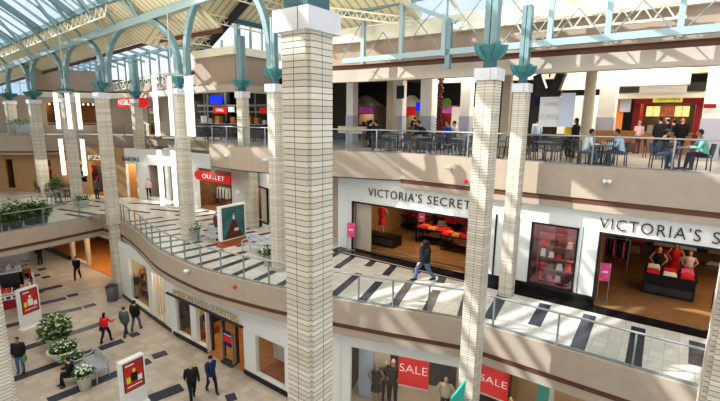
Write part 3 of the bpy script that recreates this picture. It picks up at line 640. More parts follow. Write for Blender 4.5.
for (px, py, lab, mt, w) in ((612, 268, 'rack of black and pink garments just inside the right entrance', ('cblack', 'pink', 'cblack'), 1.2), (637, 250, 'rack of tan garments left of the black display table', ('tan', 'warmwall', 'cblack'), 1.3), (700, 262, 'rack of black garments near the right photo edge', ('cblack', 'cblack', 'dark'), 1.2),
                             (625, 246, 'far rack of dark garments in the right lingerie shop', ('cblack', 'pinkdisp'), 1.5), (712, 250, 'far rack of dark garments at the right edge', ('cblack', 'dark'), 1.4), (365, 222, 'rack of dark garments at the left end of the left lingerie shop', ('cblack', 'posterd'), 1.2), (455, 232, 'rack of red garments behind the slim column', ('cred', 'red'), 1.4)):
    p = P(px, py, Z2); rack(S2, (p - S2.a).dot(S2.t), (p - S2.a).dot(S2.n), Z2, w, lab, mt)
def shelf_unit(pl, s0, s1, z0, z1, d, rows, label, mats, m=None, name='shelf_unit'):
    t = thing(name, label, 'shelf', pl.pt(s0, z0, d), pl.rz); W = s1 - s0; H = z1 - z0
    mb = MB(); mb.box(0, W, .3, .34, 0, H, m or M['white']); mb.box(0, .04, 0, .3, 0, H, m or M['white']); mb.box(W - .04, W, 0, .3, 0, H, m or M['white']); mb.build('case', t)
    for r in range(rows):
        mb = MB(); z = H * r / rows; mb.box(.04, W - .04, 0, .3, z, z + .03, m or M['white']); mb.build('shelf', t)
        n = min(7, max(2, int(W / .3)))
        for k in range(n):
            x = .08 + (W - .16) * k / n; mb = MB(); hh = random.uniform(.3, .75) * H / rows; ww = (W - .16) / n * random.uniform(.5, .9)
            mb.hexa([(x, .05, 0), (x + ww, .05, 0), (x + ww, .25, 0), (x, .25, 0), (x + ww * .15, .07, hh), (x + ww * .85, .07, hh), (x + ww * .85, .22, hh), (x + ww * .15, .22, hh)], M[random.choice(mats)])
            o = mb.build('merchandise', loc=pl.pt(s0, z0 + z + .03, d), rz=pl.rz); tag(o, ' '.join(('item displayed on ' + label).split()[:15]), 'merchandise', 'goods on ' + label)
    return t
shelf_unit(S2, w_l + .15, w_r - .1, wz0, wz1 - .6, .7, 4, 'pink shelves of red lingerie in the display window', ('pink', 'red', 'cpink', 'cwhite', 'posterd', 'red'), M['pinkdisp'])
shelf_unit(S2, v_l + .3, v_r - .3, Z2, 7.2, 7.3, 4, 'far wall shelving of the left lingerie shop', ('pink', 'cblack', 'red', 'cwhite', 'warmwall'), M['black'])
shelf_unit(S2, o_l + .3, o_l + 8, Z2, 7.4, 8.4, 4, 'far wall shelving of the right lingerie shop', ('tan', 'cblack', 'red', 'cwhite', 'warmwall'), M['warmdk'])
# ------------------------------------------------------------------ ground floor shop fronts
ZT1 = 3.78
F0 = Plane((-15.6, 27.05), (-9.85, 21.85)); F1 = Plane((-9.85, 21.85), (-3.0, 16.75)); F2 = Plane((-3.0, 16.75), (3.9, 14.35)); F3 = Plane((3.9, 14.35), (17, 4.8)); FL = Plane(P(40, 246, 0)[:2], P(116, 279, 0)[:2])
def q(pl, px, py): return pl.q(px, py)
# boutique window with folding frames
a, b = F0.q(129, 270)[0], F0.q(148, 290)[0]; c, d = F0.q(151, 290)[0], F0.q(165, 310)[0]
h1 = 3.1
mb = MB(); wall_open(mb, F0, 0, F0.len, 0, ZT1, [(a, b, .35, h1), (c, d + .1, .15, h1)], 0, .2, M['white']); struct(mb.build('wall_boutique'))
mb = MB(); mb.pbox(F0, 0, F0.len, 0, .22, -.04, 0, M['granite']); struct(mb.build('baseboard_boutique'))
room('wall_boutique_room', F0, a - .1, b + .2, .3, 3.6, 1.8, M['warmwall'], M['tan'], M['tan'], .2); lamp(F0.pt((a + b) / 2, 3.4, .8), 35, 1, (1, .8, .55))
room('wall_folding_room', F0, c - .1, d + .2, .1, 3.6, 2.2, M['tan'], M['tan'], M['tan'], .2); lamp(F0.pt((c + d) / 2, 3.4, 1.0), 40, 1, (1, .8, .6))
t = thing('folding_screen', 'tall white folding frames beside the corner clothing shop', 'folding door', F0.pt(c, .15, .05), F0.rz)
n = 4
for k in range(n):
    mb = MB(); x0 = (d - c) * k / n; w = (d - c) / n; mb.box(x0, x0 + .07, 0, .05, 0, h1 - .15, M['white']); mb.box(x0 + w - .05, x0 + w, 0, .05, 0, h1 - .15, M['white']); mb.box(x0, x0 + w, 0, .05, h1 - .3, h1 - .15, M['white']); mb.box(x0, x0 + w, 0, .05, 0, .12, M['white']); mb.build('panel', t)
mb = MB(); mb.pbox(F0, a, b, .35, h1, .06, .07, M['wallglass']); tag(mb.build('display_window'), 'warmly lit boutique display window right of the grey litter bin', 'window')
# corner clothing shop
sl = lambda px, py: F1.q(px, py)[0]
A0, A1 = sl(171, 320), sl(191, 330); B0, B1 = sl(197, 335), sl(206, 338); D0, D1 = sl(207, 340), sl(244, 355); W0, W1 = sl(256, 365), F1.len - .15
hz = 2.3
mb = MB(); wall_open(mb, F1, 0, F1.len, 0, ZT1, [(A0, A1, .3, hz), (B0, B1, .3, hz), (D0, D1, 0, hz), (W0, W1, .35, hz - .05)], 0, .2, M['white']); struct(mb.build('wall_corner_shop'))
mb = MB(); wall_open(mb, F1, 0, F1.len, 0, .24, [(D0, D1, 0, .24)], -.04, .0, M['granite']); mb.pbox(F1, sl(168, 300), sl(244, 340), hz + .02, hz + .1, -.1, 0, M['dark']); struct(mb.build('baseboard_corner_shop'))
x0, x1 = .05, sl(240, 318)
tag(text('shop_name', 'AMERICAN EAGLE OUTFITTERS', .4, M['gold'], F1.pt((x0 + x1) / 2, 2.66, -.12), F1.rz, width=x1 - x0, height=.31, extrude=.008, bold=-.002), 'raised gold letters AMERICAN EAGLE OUTFITTERS above the corner shop door', 'shop sign')
room('wall_corner_room', F1, .2, F1.len - .1, .02, 3.7, 4.5, M['wood'], M['dark'], M['dark'], .2, M['darkwall'])
lamp(F1.pt(1.5, 3.5, 1.2), 50, 1.5, (1, .85, .65)); lamp(F1.pt(W0 + .8, 3.5, 1.4), 30, 1.5, (1, .85, .65)); lamp(F1.pt(D0 + 1, 3.5, 2.4), 25, 1.5)
for k, (u0, u1, lb) in enumerate(((A0, A1, 'left display window of the corner clothing shop'), (W0, W1, 'right display window of the corner clothing shop with orange floor'))):
    mb = MB(); mb.pbox(F1, u0, u1, .3, hz, .06, .07, M['wallglass']); tag(mb.build('display_window'), lb, 'window')
    mb = MB(); mb.pbox(F1, u0, u1, .02, .36, .25, 1.7, M['woodred']); tag(mb.build('display_platform'), 'red-brown boarded platform in the ' + lb.split(' of ')[0], 'platform')
t = thing('roller_shade', 'pale slatted blind behind the right window of the corner shop', 'window blind', F1.pt(W0 + .1, .75, .95), F1.rz)
for k in range(11): mb = MB(); mb.box(0, 1.5, 0, .02, k * .12, k * .12 + .07, M['offw']); mb.build('slat', t)
# entry with dark frames and alarm pedestals
mb = MB(); 
for px in (207, 218, 231, 243): mb.pbox(F1, sl(px, 345) - .05, sl(px, 345) + .05, 0, hz, .3, .42, M['dark'])
mb.pbox(F1, D0, D1, hz - .2, hz, .3, .42, M['dark']); tag(mb.build('door_frame'), 'dark door frames of the corner clothing shop entrance', 'door frame')
p = P(229, 364, 0); t = thing('sign_stand', 'dark floor stand with red and blue sale card in the corner shop doorway', 'sign stand', p, F1.rz)
mb = MB(); mb.box(-.42, .42, -.16, .16, 0, .12, M['dark']); mb.box(-.42, -.36, -.05, .05, 0, 1.75, M['steel']); mb.box(.36, .42, -.05, .05, 0, 1.75, M['steel']); mb.build('frame', t)
mb = MB(); mb.box(-.35, .35, -.02, .02, .95, 1.7, M['cnavy']); mb.box(-.35, .35, -.025, .0, 1.15, 1.45, M['red']); mb.box(-.28, .28, -.03, .0, 1.5, 1.55, M['cwhite']); mb.build('card', t)
# sale windows
U = lambda pl, px, py: pl.q(px, py)[0]
s0, s1 = U(F2, 350, 370), F2.len
ht = F2.q(352, 347)[1]
mb = MB(); wall_open(mb, F2, 0, F2.len, 0, ZT1, [(s0, s1, .3, min(ht, 3.5))], 0, .2, M['white']); mb.pbox(F2, U(F2, 340, 350), U(F2, 340, 350) + .05, .2, 3.6, -.04, 0, M['offw']); struct(mb.build('wall_sale_shop'))
e1 = U(F3, 586, 400)
mb = MB(); wall_open(mb, F3, 0, F3.len, 0, ZT1, [(.0, 6.2, .3, 3.5)], 0, .2, M['white']); struct(mb.build('wall_sale_shop_right'))
room('wall_sale_room', F2, s0 - .3, s1 + 1.5, .25, 3.75, 2.6, M['tan'], M['darkwall'], M['tan'], .2, M['dark'])
room('wall_sale_room_right', F3, -.6, 6.6, .25, 3.75, 2.8, M['tan'], M['beigelt'], M['tan'], .9, M['warmwall'])
lamp(F2.pt((s0 + s1) / 2, 3.6, .9), 55, 2.5, (1, .9, .75), sy=.6); lamp(F3.pt(2.6, 3.6, 1.2), 60, 2.5, (1, .85, .6), sy=.6)
mb = MB(); mb.pbox(F2, s0, s1 - .05, .3, ht, .06, .07, M['wallglass']); tag(mb.build('display_window'), 'wide shop window with mannequins and the first red sale banner', 'window')
mb = MB(); mb.pbox(F3, .05, 6.2, .3, 3.5, .06, .07, M['wallglass']); tag(mb.build('display_window'), 'shop window with the second red sale banner at the lower edge', 'window')
def banner(pl, x0, y0, x1, y1, txt, label, d=.5):
    u0, z1 = pl.q(x0, y0, d); u1, z0 = pl.q(x1, y1, d)
    t = thing('sale_banner', label, 'banner', pl.pt(u0, 0, d), pl.rz); w = u1 - u0
    mb = MB(); mb.box(0, w, -.01, .01, z0, z1, M['redsign']); mb.box(0, w, -.015, .0, z0 - .06, z0, M['cwhite']); mb.build('cloth', t)
    o = text('lettering', txt, .5, M['wletter'], (w / 2, -.025, (z0 + z1) / 2 + .05), 0, t, width=w * .92, height=(z1 - z0) * .24, extrude=.004, bold=-.008); 
    return t
banner(F2, 399, 352, 428, 390, 'SALE', 'red hanging banner lettered SALE left of the slim column')
banner(F3, 480, 364, 507, 402, 'SALE', 'red hanging banner lettered SALE right of the slim column', .35)
mb = MB(); mb.pbox(F2, U(F2, 352, 370), U(F2, 367, 370), .3, 3.5, .8, .85, M['frost']); mb.pbox(F2, U(F2, 367, 370), U(F2, 384, 370), .3, 3.5, .9, .95, M['tan']); tag(mb.build('backdrop_panel'), 'blue-grey and olive backdrop panels at the left of the sale window', 'panel')
mb = MB(); mb.pbox(F3, U(F3, 533, 390), U(F3, 546, 390), .3, 3.5, .6, .64, M['teals']); mb.pbox(F3, U(F3, 546, 395), U(F3, 551, 395), .3, 3.5, .5, .6, M['white']); tag(mb.build('backdrop_panel'), 'greenish backdrop panel right of the dressed mannequin', 'panel')
# teal hanging blade sign on the slim column
mb = MB(); bp = Vector((3.33, 11.85, 0)); c = P(461, 392, 2.6)
t = thing('blade_sign', 'teal blade sign mounted on the slim column near the ground', 'sign', (3.0, 11.45, 3.35), R(15))
mb = MB(); mb.hexa([(-.38, -.03, 0), (.1, -.03, 0.1), (.1, .03, .1), (-.38, .03, 0), (-.30, -.03, .45), (.14, -.03, .95), (.14, .03, .95), (-.30, .03, .45)], M['teals']); mb.build('board', t)
mb = MB(); mb.box(.05, .3, -.02, .02, .3, .36, M['steel']); mb.build('bracket', t)
# shops under the footbridge
fl = lambda px, py: FL.q(px, py)[0]
o1, o2, o3, o4, o5, o6 = fl(48, 240), fl(69, 240), fl(71, 240), fl(84, 240), fl(87, 250), fl(111, 260)
mb = MB(); wall_open(mb, FL, -3, FL.len, 0, 3.95, [(o1, o2, .1, 3.2), (o3, o4, .2, 3.0), (o5, o6, 0, 2.9)], 0, .25, M['tan']); struct(mb.build('wall_under_bridge'))
room('wall_under_bridge_room', FL, o1 - .3, o6 + .3, .02, 3.7, 4, M['wood'], M['warmwall'], M['warmwall'], .25, M['warmdk']); lamp(FL.pt((o5 + o6) / 2, 3.5, 1.5), 150, 2, (1, .7, .38)); lamp(FL.pt((o3 + o4) / 2, 3.5, 1), 40, 1)
mb = MB(); mb.pbox(FL, o1 - 1, o2, 0, .3, -.2, 0, M['granite']); struct(mb.build('baseboard_under_bridge'))
u0, zz = FL.q(92, 239); u1, _ = FL.q(103, 243)
t = thing('box_sign', 'small white lit box sign over the orange lit shop under the footbridge', 'sign', FL.pt(u0, 3.15, -.4), FL.rz)
mb = MB(); mb.box(0, u1 - u0, 0, .2, 0, .5, M['offw']); mb.build('box', t); mb = MB(); mb.box(.05, u1 - u0 - .05, -.01, 0, .08, .42, M['dark']); mb.build('face', t)
for k in range(3): mb = MB(); x = (u1 - u0) * (.2 + .25 * k); mb.box(x, x + (u1 - u0) * .13, -.02, 0, .14, .36, M['wletter']); mb.build('letter', t)
# merchandise behind glass at ground level
shelf_unit(F0, a + .15, b - .1, .36, 2.2, .55, 3, 'shelves of brown goods in the boutique window', ('warmwall', 'cblack', 'cgrey', 'gold', 'cgreen'), M['wood'])
shelf_unit(F1, D0 + .1, D1 + .3, .1, 2.2, 3.6, 4, 'folded clothes shelves at the back of the corner shop', ('cnavy', 'cwhite', 'cblack', 'cred', 'jean'), M['dark'])
shelf_unit(FL, o5 + .2, o6 - .1, .1, 2.4, 3.0, 4, 'lit shelves in the orange shop under the footbridge', ('orange', 'cwhite', 'cblack', 'warmwall'), M['wood'])
# ------------------------------------------------------------------ walkway level: middle and left shops
s_pts = [P(338, 238, Z2), P(262, 227, Z2), P(236, 216, Z2), P(196, 207, Z2), P(168, 201, Z2), P(128, 197, Z2), P(100, 195.5, Z2), P(60, 192, Z2), P(0, 190, Z2), P(-60, 190, Z2)]
M1 = Plane(s_pts[1][:2], s_pts[0][:2]); M2 = Plane(s_pts[2][:2], s_pts[1][:2]); M3 = Plane(s_pts[3][:2], s_pts[2][:2]); M4 = Plane(s_pts[4][:2], s_pts[3][:2]); M5 = Plane(s_pts[5][:2], s_pts[4][:2]); M6 = Plane(s_pts[7][:2], s_pts[5][:2]); M7 = Plane(s_pts[9][:2], s_pts[7][:2])
ZW = 9.15
def simple_front(name, pl, holes, mw=M['beigelt'], z1=ZW, zb=Z2):
    hs = [(pl.q(x0, y)[0], pl.q(x1, y)[0], lo, hi) for x0, x1, y, lo, hi in holes]
    mb = MB(); wall_open(mb, pl, 0, pl.len, zb, z1, hs, 0, .2, mw); struct(mb.build(name)); return hs
hs = simple_front('wall_shop_c', M1, [], M['beigelt'])
hs = simple_front('wall_shop_d', M2, [(256, 268, 210, Z2 + .35, 7.6)], M['white'])
mb = MB(); frame(mb, M2, hs[0][0], hs[0][1], Z2 + .3, 7.65, .08, -.05, .05, M['black']); mb.pbox(M2, hs[0][0] - .1, M2.len, Z2, Z2 + .35, -.05, 0, M['granite']); struct(mb.build('trim_7'))
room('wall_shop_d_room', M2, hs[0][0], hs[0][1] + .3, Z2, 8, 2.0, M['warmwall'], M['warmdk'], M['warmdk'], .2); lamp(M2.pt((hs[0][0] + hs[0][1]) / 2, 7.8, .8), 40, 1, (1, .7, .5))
shelf_unit(M2, hs[0][0] + .1, hs[0][1], Z2 + .3, 7.3, .9, 4, 'pink and red goods in the black framed window near the walkway bench', ('pink', 'red', 'cblack', 'cpink'), M['black'])
hs = simple_front('wall_shop_e', M3, [(198, 232, 195, Z2, 8.1)], M['offw'])
room('wall_shop_e_room', M3, hs[0][0] - .3, hs[0][1] + .3, Z2, 8.8, 5, M['woodf'], M['warmdk'], M['dark'], .2, M['dark']); lamp(M3.pt((hs[0][0] + hs[0][1]) / 2, 8.6, 1.6), 160, 2, (1, .8, .55))
u0, z1 = M3.q(194, 170, -1.2); u1, z0 = M3.q(230, 181, -1.2); z0 = z1 - .62
t = thing('lit_shop_sign', 'long red lit sign board over the open shop left of the poster display', 'shop sign', M3.pt(u0, z0, -1.2), M3.rz)
mb = MB(); W = u1 - u0; mb.hexa([(.25, 0, 0), (W, 0, 0), (W, .12, 0), (.25, .12, 0), (.25, 0, .62), (W, 0, .56), (W, .12, .56), (.25, .12, .62)], M['redsign']); mb.hexa([(0, 0, .25), (.25, 0, 0), (.25, .12, 0), (0, .12, .25), (0, 0, .4), (.25, 0, .62), (.25, .12, .62), (0, .12, .4)], M['redsign']); mb.build('board', t)
text('lettering', 'OUTLET', .4, M['wletter'], (W * .55, -.02, .29), 0, t, width=W * .62, height=.3, extrude=.01).name = 'lettering'
shelf_unit(M3, hs[0][0] + .1, hs[0][1], Z2, 7.4, 4.2, 4, 'back shelves of the open shop under the red lit sign', ('cwhite', 'cblue', 'orange', 'cgreen', 'tan'), M['dark'])
for k, (px, lab, mt) in enumerate(((203, 'rack of pale garments left in the shop under the red sign', ('cwhite', 'cgreen', 'cblue')), (220, 'rack of tan and orange garments under the red sign', ('tan', 'orange', 'cwhite')))):
    s_, _ = M3.q(px, 200); rack(M3, s_, 1.8, Z2, 1.2, lab, mt)
hs = simple_front('wall_shop_f', M4, [(169, 190, 190, Z2 + .1, 7.9)], M['white'])
hs4 = hs
hs = simple_front('wall_shop_g', M5, [(128, 139, 190, Z2, 7.9), (149, 166, 190, Z2 + .2, 7.9)], M['white'])
room('wall_shop_g_room', M5, hs[0][0] - .2, hs[0][1] + .3, Z2, 8.6, 5, M['woodf'], M['warmwall'], M['warmwall'], .2); lamp(M5.pt((hs[0][0] + hs[0][1]) / 2, 8.4, 1.6), 170, 2, (1, .75, .45))
room('wall_shop_g_grey', M5, hs[1][0], hs[1][1] + .2, Z2, 8.4, 2.5, M['tan'], M['beige'], M['beige'], .2, M['offw'])
u0, _ = M5.q(121, 158); u1, _ = M5.q(131, 160); text('shop_name', 'BAKERS', .5, M['letter'], M5.pt(max(.5, (hs[0][0] + hs[0][1]) / 2), 8.25, -.03), M5.rz, width=1.8)
tag(bpy.data.objects[[o.name for o in bpy.data.objects if o.name.startswith('shop_name')][-1]], 'small dark lettering over the lit doorway right of the tall brick column', 'shop sign')
hs = simple_front('wall_shop_h', M6, [(64, 73, 170, Z2 + 1.0, 7.9), (74, 86, 170, Z2 + 1.0, 7.9), (90, 104, 175, Z2, 7.9)], M['warmwall'])
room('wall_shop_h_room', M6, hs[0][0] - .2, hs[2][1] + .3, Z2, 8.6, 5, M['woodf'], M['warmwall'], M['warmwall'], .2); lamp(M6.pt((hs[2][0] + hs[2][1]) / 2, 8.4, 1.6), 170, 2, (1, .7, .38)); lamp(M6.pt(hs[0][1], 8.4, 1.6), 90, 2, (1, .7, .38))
tag(text('shop_name', 'PZS', .55, M['wletter'], M6.pt((hs[2][0] + hs[2][1]) / 2, 8.25, -.04), M6.rz, width=1.4), 'small white letters over the tan shop front behind the lone walkway shopper', 'shop sign')
shelf_unit(M6, hs[2][0] + .1, hs[2][1], Z2, 7.4, 4.2, 4, 'lit shelves in the tan shop behind the lone walkway shopper', ('orange', 'cblack', 'cwhite', 'warmwall'), M['wood'])
shelf_unit(M6, hs[0][0] + .1, hs[1][1], Z2, 7.4, 1.2, 4, 'dark shelves with red goods behind the left walkway windows', ('red', 'cblack', 'cwhite', 'posterd'), M['dark'])
hs = simple_front('wall_shop_i', M7, [(6, 14, 175, Z2 + .3, 7.9), (36, 52, 175, Z2 + .3, 7.9)], M['warmwall'])
room('wall_shop_i_room', M7, hs[0][0] - .2, hs[1][1] + .3, Z2, 8.6, 4, M['woodf'], M['warmdk'], M['warmdk'], .2); lamp(M7.pt(hs[1][0], 8.4, 1.5), 80, 2, (1, .75, .45))
shelf_unit(M7, hs[1][0], hs[1][1], Z2, 7.4, 1.2, 4, 'dark shelves behind the far left walkway window', ('red', 'cblack', 'warmwall'), M['dark'])
shelf_unit(M7, hs[0][0], hs[0][1], Z2, 7.4, 1.2, 4, 'shelves in the small window at the far left edge', ('red', 'cblack', 'cpink'), M['dark'])
lamp(Vector((-15, 33, 8.7)), 120, 4, (1, .93, .82)); lamp(Vector((-25, 34, 8.2)), 90, 4, (1, .93, .82)); lamp(Vector((-22, 31, 3.9)), 120, 5, (1, .93, .82)); lamp(Vector((-5, 24, 8.9)), 60, 2.5, (1, .93, .82))
# ------------------------------------------------------------------ upper floor: food court
ZC = 15.0
BW = Plane(UV(-12, 14), UV(16, 12)); 
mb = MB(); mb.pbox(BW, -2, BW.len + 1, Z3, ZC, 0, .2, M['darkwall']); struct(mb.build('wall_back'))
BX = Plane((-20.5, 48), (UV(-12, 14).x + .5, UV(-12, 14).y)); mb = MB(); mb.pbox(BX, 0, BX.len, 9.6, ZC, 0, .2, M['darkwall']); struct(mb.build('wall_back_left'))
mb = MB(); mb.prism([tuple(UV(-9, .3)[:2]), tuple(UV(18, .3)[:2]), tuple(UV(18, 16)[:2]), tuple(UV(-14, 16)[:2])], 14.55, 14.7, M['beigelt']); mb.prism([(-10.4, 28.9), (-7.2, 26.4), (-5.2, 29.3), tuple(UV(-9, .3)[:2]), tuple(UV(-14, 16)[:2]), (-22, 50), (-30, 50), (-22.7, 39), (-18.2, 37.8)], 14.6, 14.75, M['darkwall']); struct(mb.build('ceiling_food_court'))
# light soffit beams over the court
for k, v in enumerate((3.2, 8.2)):
    mb = MB(); A = UV(-9, v); B = UV(16, v); mb.bar((A.x, A.y, 14.25), (B.x, B.y, 14.25), .6, .6, M['cream']); o = mb.build('ceiling_beam'); tag(o, ['cream ceiling beam just inside the food court opening', 'cream ceiling beam deeper in the food court'][k], 'beam')
def sq_col(label, px, w, v, m=M['whitewall'], z1=14.6, band=True, rnd=False, wood=False):
    r = ray(px, 120); # on the line v = const
    k = r.x / r.y; y = (v + .588 * 6.56 + .809 * 16.3) / (.588 * k + .809); x = k * y
    t = thing('square_column' if not rnd else 'round_column', label, 'column', (x, y, Z3), RZ if not rnd else 0)
    mb = MB()
    if rnd: mb.lathe([(w / 2, 0), (w / 2, z1 - Z3)], m, 20)
    else: mb.prism(notch(w, w * .04), 0, z1 - Z3, m)
    mb.build('shaft', t, smooth=False)
    if band: mb = MB(); mb.prism(notch(w + .04, w * .04), 0, 1.75, M['lilac']); mb.build('wainscot', t)
    return t
sq_col('white column left of the nearest table group on the upper floor', 352, .55, 5.5)
sq_col('cream column behind the middle rail left of the wall television', 391, .42, 5.0, M['beigelt'], band=False)
TV = sq_col('narrow white column carrying a black television', 400.5, .50, 6.5)
sq_col('broad white column left of the red garland', 428, .72, 5.5)
sq_col('white column between garland and the slim brick column', 466, .55, 5.5)
sq_col('cream column between the two brick columns on the upper floor', 505.5, .36, 3.5, M['beigelt'], band=False)
sq_col('round beige column beside the hanging white banner', 587, .42, 3.2, M['tan'], band=False, rnd=True)
sq_col('white column left of the maroon food stall', 606, .66, 5.0)
sq_col('white column with maroon band at the right edge of the upper floor', 712, .70, 6.5)
def atv(px, py, v):                       # point on a sight line at depth v behind the food court edge
    r = ray(px, py); d = r.dot(VV); t_ = (v + Vector((O0.x, O0.y, 0)).dot(VV)) / d
    return Vector((r.x * t_, r.y * t_, EYE + r.z * t_))
def vboard(name, label, cat, px0, py0, px1, py1, v, m, th=.06, group=None):
    a = atv(px0, py0, v); b = atv(px1, py1, v); ua = (a - O0).dot(UU); ub = (b - O0).dot(UU)
    mb = MB(); w = ub - ua; mb.box(0, w, 0, th, 0, abs(a.z - b.z), m); o = mb.build(name, loc=UV(ua, v, min(a.z, b.z)), rz=RZ)
    return tag(o, label, cat, group), w, abs(a.z - b.z)
o, w, h = vboard('maroon_band', 'maroon banding round the white column at the right edge', 'trim', 704, 104, 716, 108, 6.0, M['maroon'])
vboard('wall_television', 'black television high on the narrow white column', 'television', 396, 86, 403.5, 98.5, 6.1, M['black'])
# garland
r0 = atv(439, 128, 5.0); mb = MB(); zg = Z3
while zg < 14.4:
    for k in range(5): g_ = random.random() * 6.28; mb.ball((cos(g_) * .12, sin(g_) * .12, zg - Z3), .07, .07, .07, M['posterd'], 6, 4)
    zg += .16
mb.tube([(0, 0, 0), (0, 0, 4.2)], .1, M['posterd'], 8); tag(mb.build('red_garland', loc=(r0.x, r0.y, Z3)), 'dark red garland wound post between white columns', 'garland')
# food stalls
def stall(label, px0, px1, v, sign_m, sign_txt, stripe, zf0=12.9, zf1=13.9, back=M['dark'], counter=M['wood'], canopy=None, menu=0, sign=(.25, .75), txtm=M['wletter'], lampe=40):
    a = atv(px0, 120, v); b = atv(px1, 120, v); u0 = (a - O0).dot(UU); u1 = (b - O0).dot(UU); W = u1 - u0
    t = thing('food_stall', label, 'food stall', UV(u0, v, Z3), RZ)
    mb = MB(); mb.box(.3, W - .3, 0, .7, 0, 1.0, counter); mb.build('counter', t); mb = MB(); mb.box(.25, W - .25, -.05, .75, 1.0, 1.06, M['steel']); mb.build('counter_top', t)
    mb = MB(); mb.box(0, .3, 0, 3, 0, zf1 - Z3, stripe); mb.box(W - .3, W, 0, 3, 0, zf1 - Z3, stripe); mb.box(0, W, 3, 3.1, 0, zf1 - Z3, back); mb.build('walls', t)
    mb = MB(); mb.box(0, W, -.15, .15, zf0 - Z3, zf1 - Z3, stripe); mb.build('fascia', t)
    mb = MB(); mb.box(W * sign[0], W * sign[1], -.24, -.15, zf0 - Z3 + .06, zf1 - Z3 - .05, sign_m); mb.build('sign_board', t)
    if sign_txt: text('lettering', sign_txt, .4, txtm, (W * (sign[0] + sign[1]) / 2, -.25, (zf0 + zf1) / 2 - Z3), 0, t, width=W * (sign[1] - sign[0]) * .8, height=(zf1 - zf0) * .42, extrude=.005)
    for k in range(menu):
        mb = MB(); x = W * .2 + W * .62 * k / menu; mb.box(x, x + W * .62 / menu * .92, -.05, 0, zf0 - Z3 - .62, zf0 - Z3 - .12, M['menured'] if k in (2, 3) else M['menu']); mb.build('menu_board', t)
    if canopy:
        mb = MB(); mb.hexa([(-.3, -.9, zf1 - Z3 + .0), (W + .3, -.9, zf1 - Z3), (W + .3, .6, zf1 - Z3), (-.3, .6, zf1 - Z3), (W * .5 - .05, -.3, zf1 - Z3 + .8), (W * .5 + .05, -.3, zf1 - Z3 + .8), (W * .5 + .05, .3, zf1 - Z3 + .8), (W * .5 - .05, .3, zf1 - Z3 + .8)], canopy); mb.build('canopy', t)
    for k in range(3): mb = MB(); x = W * (.25 + .22 * k); mb.box(x, x + W * .13, .15, .5, 1.06, 1.06 + .25 + .1 * (k % 2), M['steel']); mb.build('appliance', t)
    mb = MB(); mb.box(W * .2, W * .8, 2.4, 2.9, 0, 1.4, M['steel']); mb.build('back_counter', t)
    lamp(UV((u0 + u1) / 2, v + 1.4, zf0 + .4), lampe, 1.5, (1, .75, .45)); return t
stall('food stall with maroon fascia, yellow sign and lit menu panels', 632, 702, 10.0, M['yellow'], 'TERIYAKI', M['maroon'], 12.68, 13.2, back=M['warmwall'], counter=M['wood'], menu=6, sign=(.28, .70), txtm=M['letter'], lampe=110)
stall('small far stall with pink lit sign behind the first white column', 356, 377, 11.0, M['purple'], '', M['pinkbg'], 12.1, 12.7, canopy=M['cream'], sign=(.15, .85))
stall('far stall with a pink sign seen between the left pair of white columns', 334, 350, 10.5, M['purple'], '', M['pinkbg'], 12.0, 12.6, canopy=M['cream'], sign=(.15, .8))
stall('small far stall with red lit sign and cream canopy right of the television', 403, 420, 10.5, M['redsign'], '', M['pinkbg'], 12.0, 12.6, canopy=M['cream'], sign=(.1, .8))
stall('far stall with purple lit sign beside the red garland', 440, 460, 10.5, M['purple'], '', M['maroon'], 12.1, 12.7, sign=(.05, .85), canopy=None)
mb = MB(); c = atv(447, 103, 10.0); mb.tube([c, c - VV * .08], .32, M['leaf2'], 16); tag(mb.build('round_emblem'), 'round green emblem above the purple stall sign', 'sign')
for a_ in ((610, 94, 621, 132, 9.2, M['orange'], 'orange and tan checkered panel left of the maroon stall'), (621, 97, 630, 112, 9.1, M['lilac'], 'grey panel squares left of the maroon stall')):
    vboard('wall_panel', a_[6], 'panel', *a_[:4], a_[4], a_[5])
vboard('duct_box', 'pale sheet metal duct box above the maroon stall', 'duct', 617, 73, 690, 84, 7.0, M['white'], .8)
vboard('soffit_panel', 'cream soffit panel above the maroon stall', 'panel', 612, 93, 706, 97.5, 8.6, M['cream'], .3)
vboard('vent_grille', 'dark olive vent left above the maroon stall', 'vent', 617, 84, 639, 92.5, 8.5, M['darkwall']); vboard('vent_grille', 'dark olive vent right above the maroon stall', 'vent', 688, 82, 705, 91, 8.5, M['darkwall'])
vboard('wall_panel', 'pale bulkhead panel between the vents', 'panel', 640, 84, 687, 92.5, 8.5, M['whitewall'])
vboard('wall_panel', 'white bulkhead left of the round column', 'panel', 560, 78, 600, 89, 6.5, M['cream'], .3)
vboard('wall_panel', 'pale wall panel behind the tables left of the slim column', 'panel', 452, 107, 474, 128, 10.0, M['whitewall']); vboard('wall_panel', 'pale wall panel behind the round column', 'panel', 560, 96, 600, 135, 8.0, M['whitewall'])
vboard('counter_partition', 'orange wood partition behind the tables at right', 'partition', 596, 130, 634, 143, 3.2, M['wood'], .2)
vboard('counter_partition', 'cream low partition behind the rail beside the nearest column', 'partition', 338, 126, 365, 134, 2.6, M['beigelt'], .2)
# hanging white banners
o, w, h = vboard('hanging_banner', 'white hanging banner with grey lettering right of the second brick column', 'banner', 540.5, 97, 561, 127, 1.6, M['cwhite'], .02)
text('lettering', 'AT SPRING', .3, M['lilac'], (w * .45, -.012, h * .32), 0, o, width=w * .85, extrude=.002); text('lettering', 'CATERING', .2, M['lilac'], (w * .5, -.012, h * .75), 0, o, width=w * .6, extrude=.002)
vboard('hanging_banner', 'frosted lilac hanging banner beside the white lettered banner', 'banner', 562, 93, 572.5, 127, 1.4, M['frost'], .02)
vboard('purple_flag', 'small purple banner right of the second brick column', 'banner', 534.5, 95, 539, 106, 3.5, M['cnavy'], .02)
vboard('lit_sign', 'small blue sign above the middle tables', 'sign', 416, 102, 421, 111, 8.0, M['screen'])
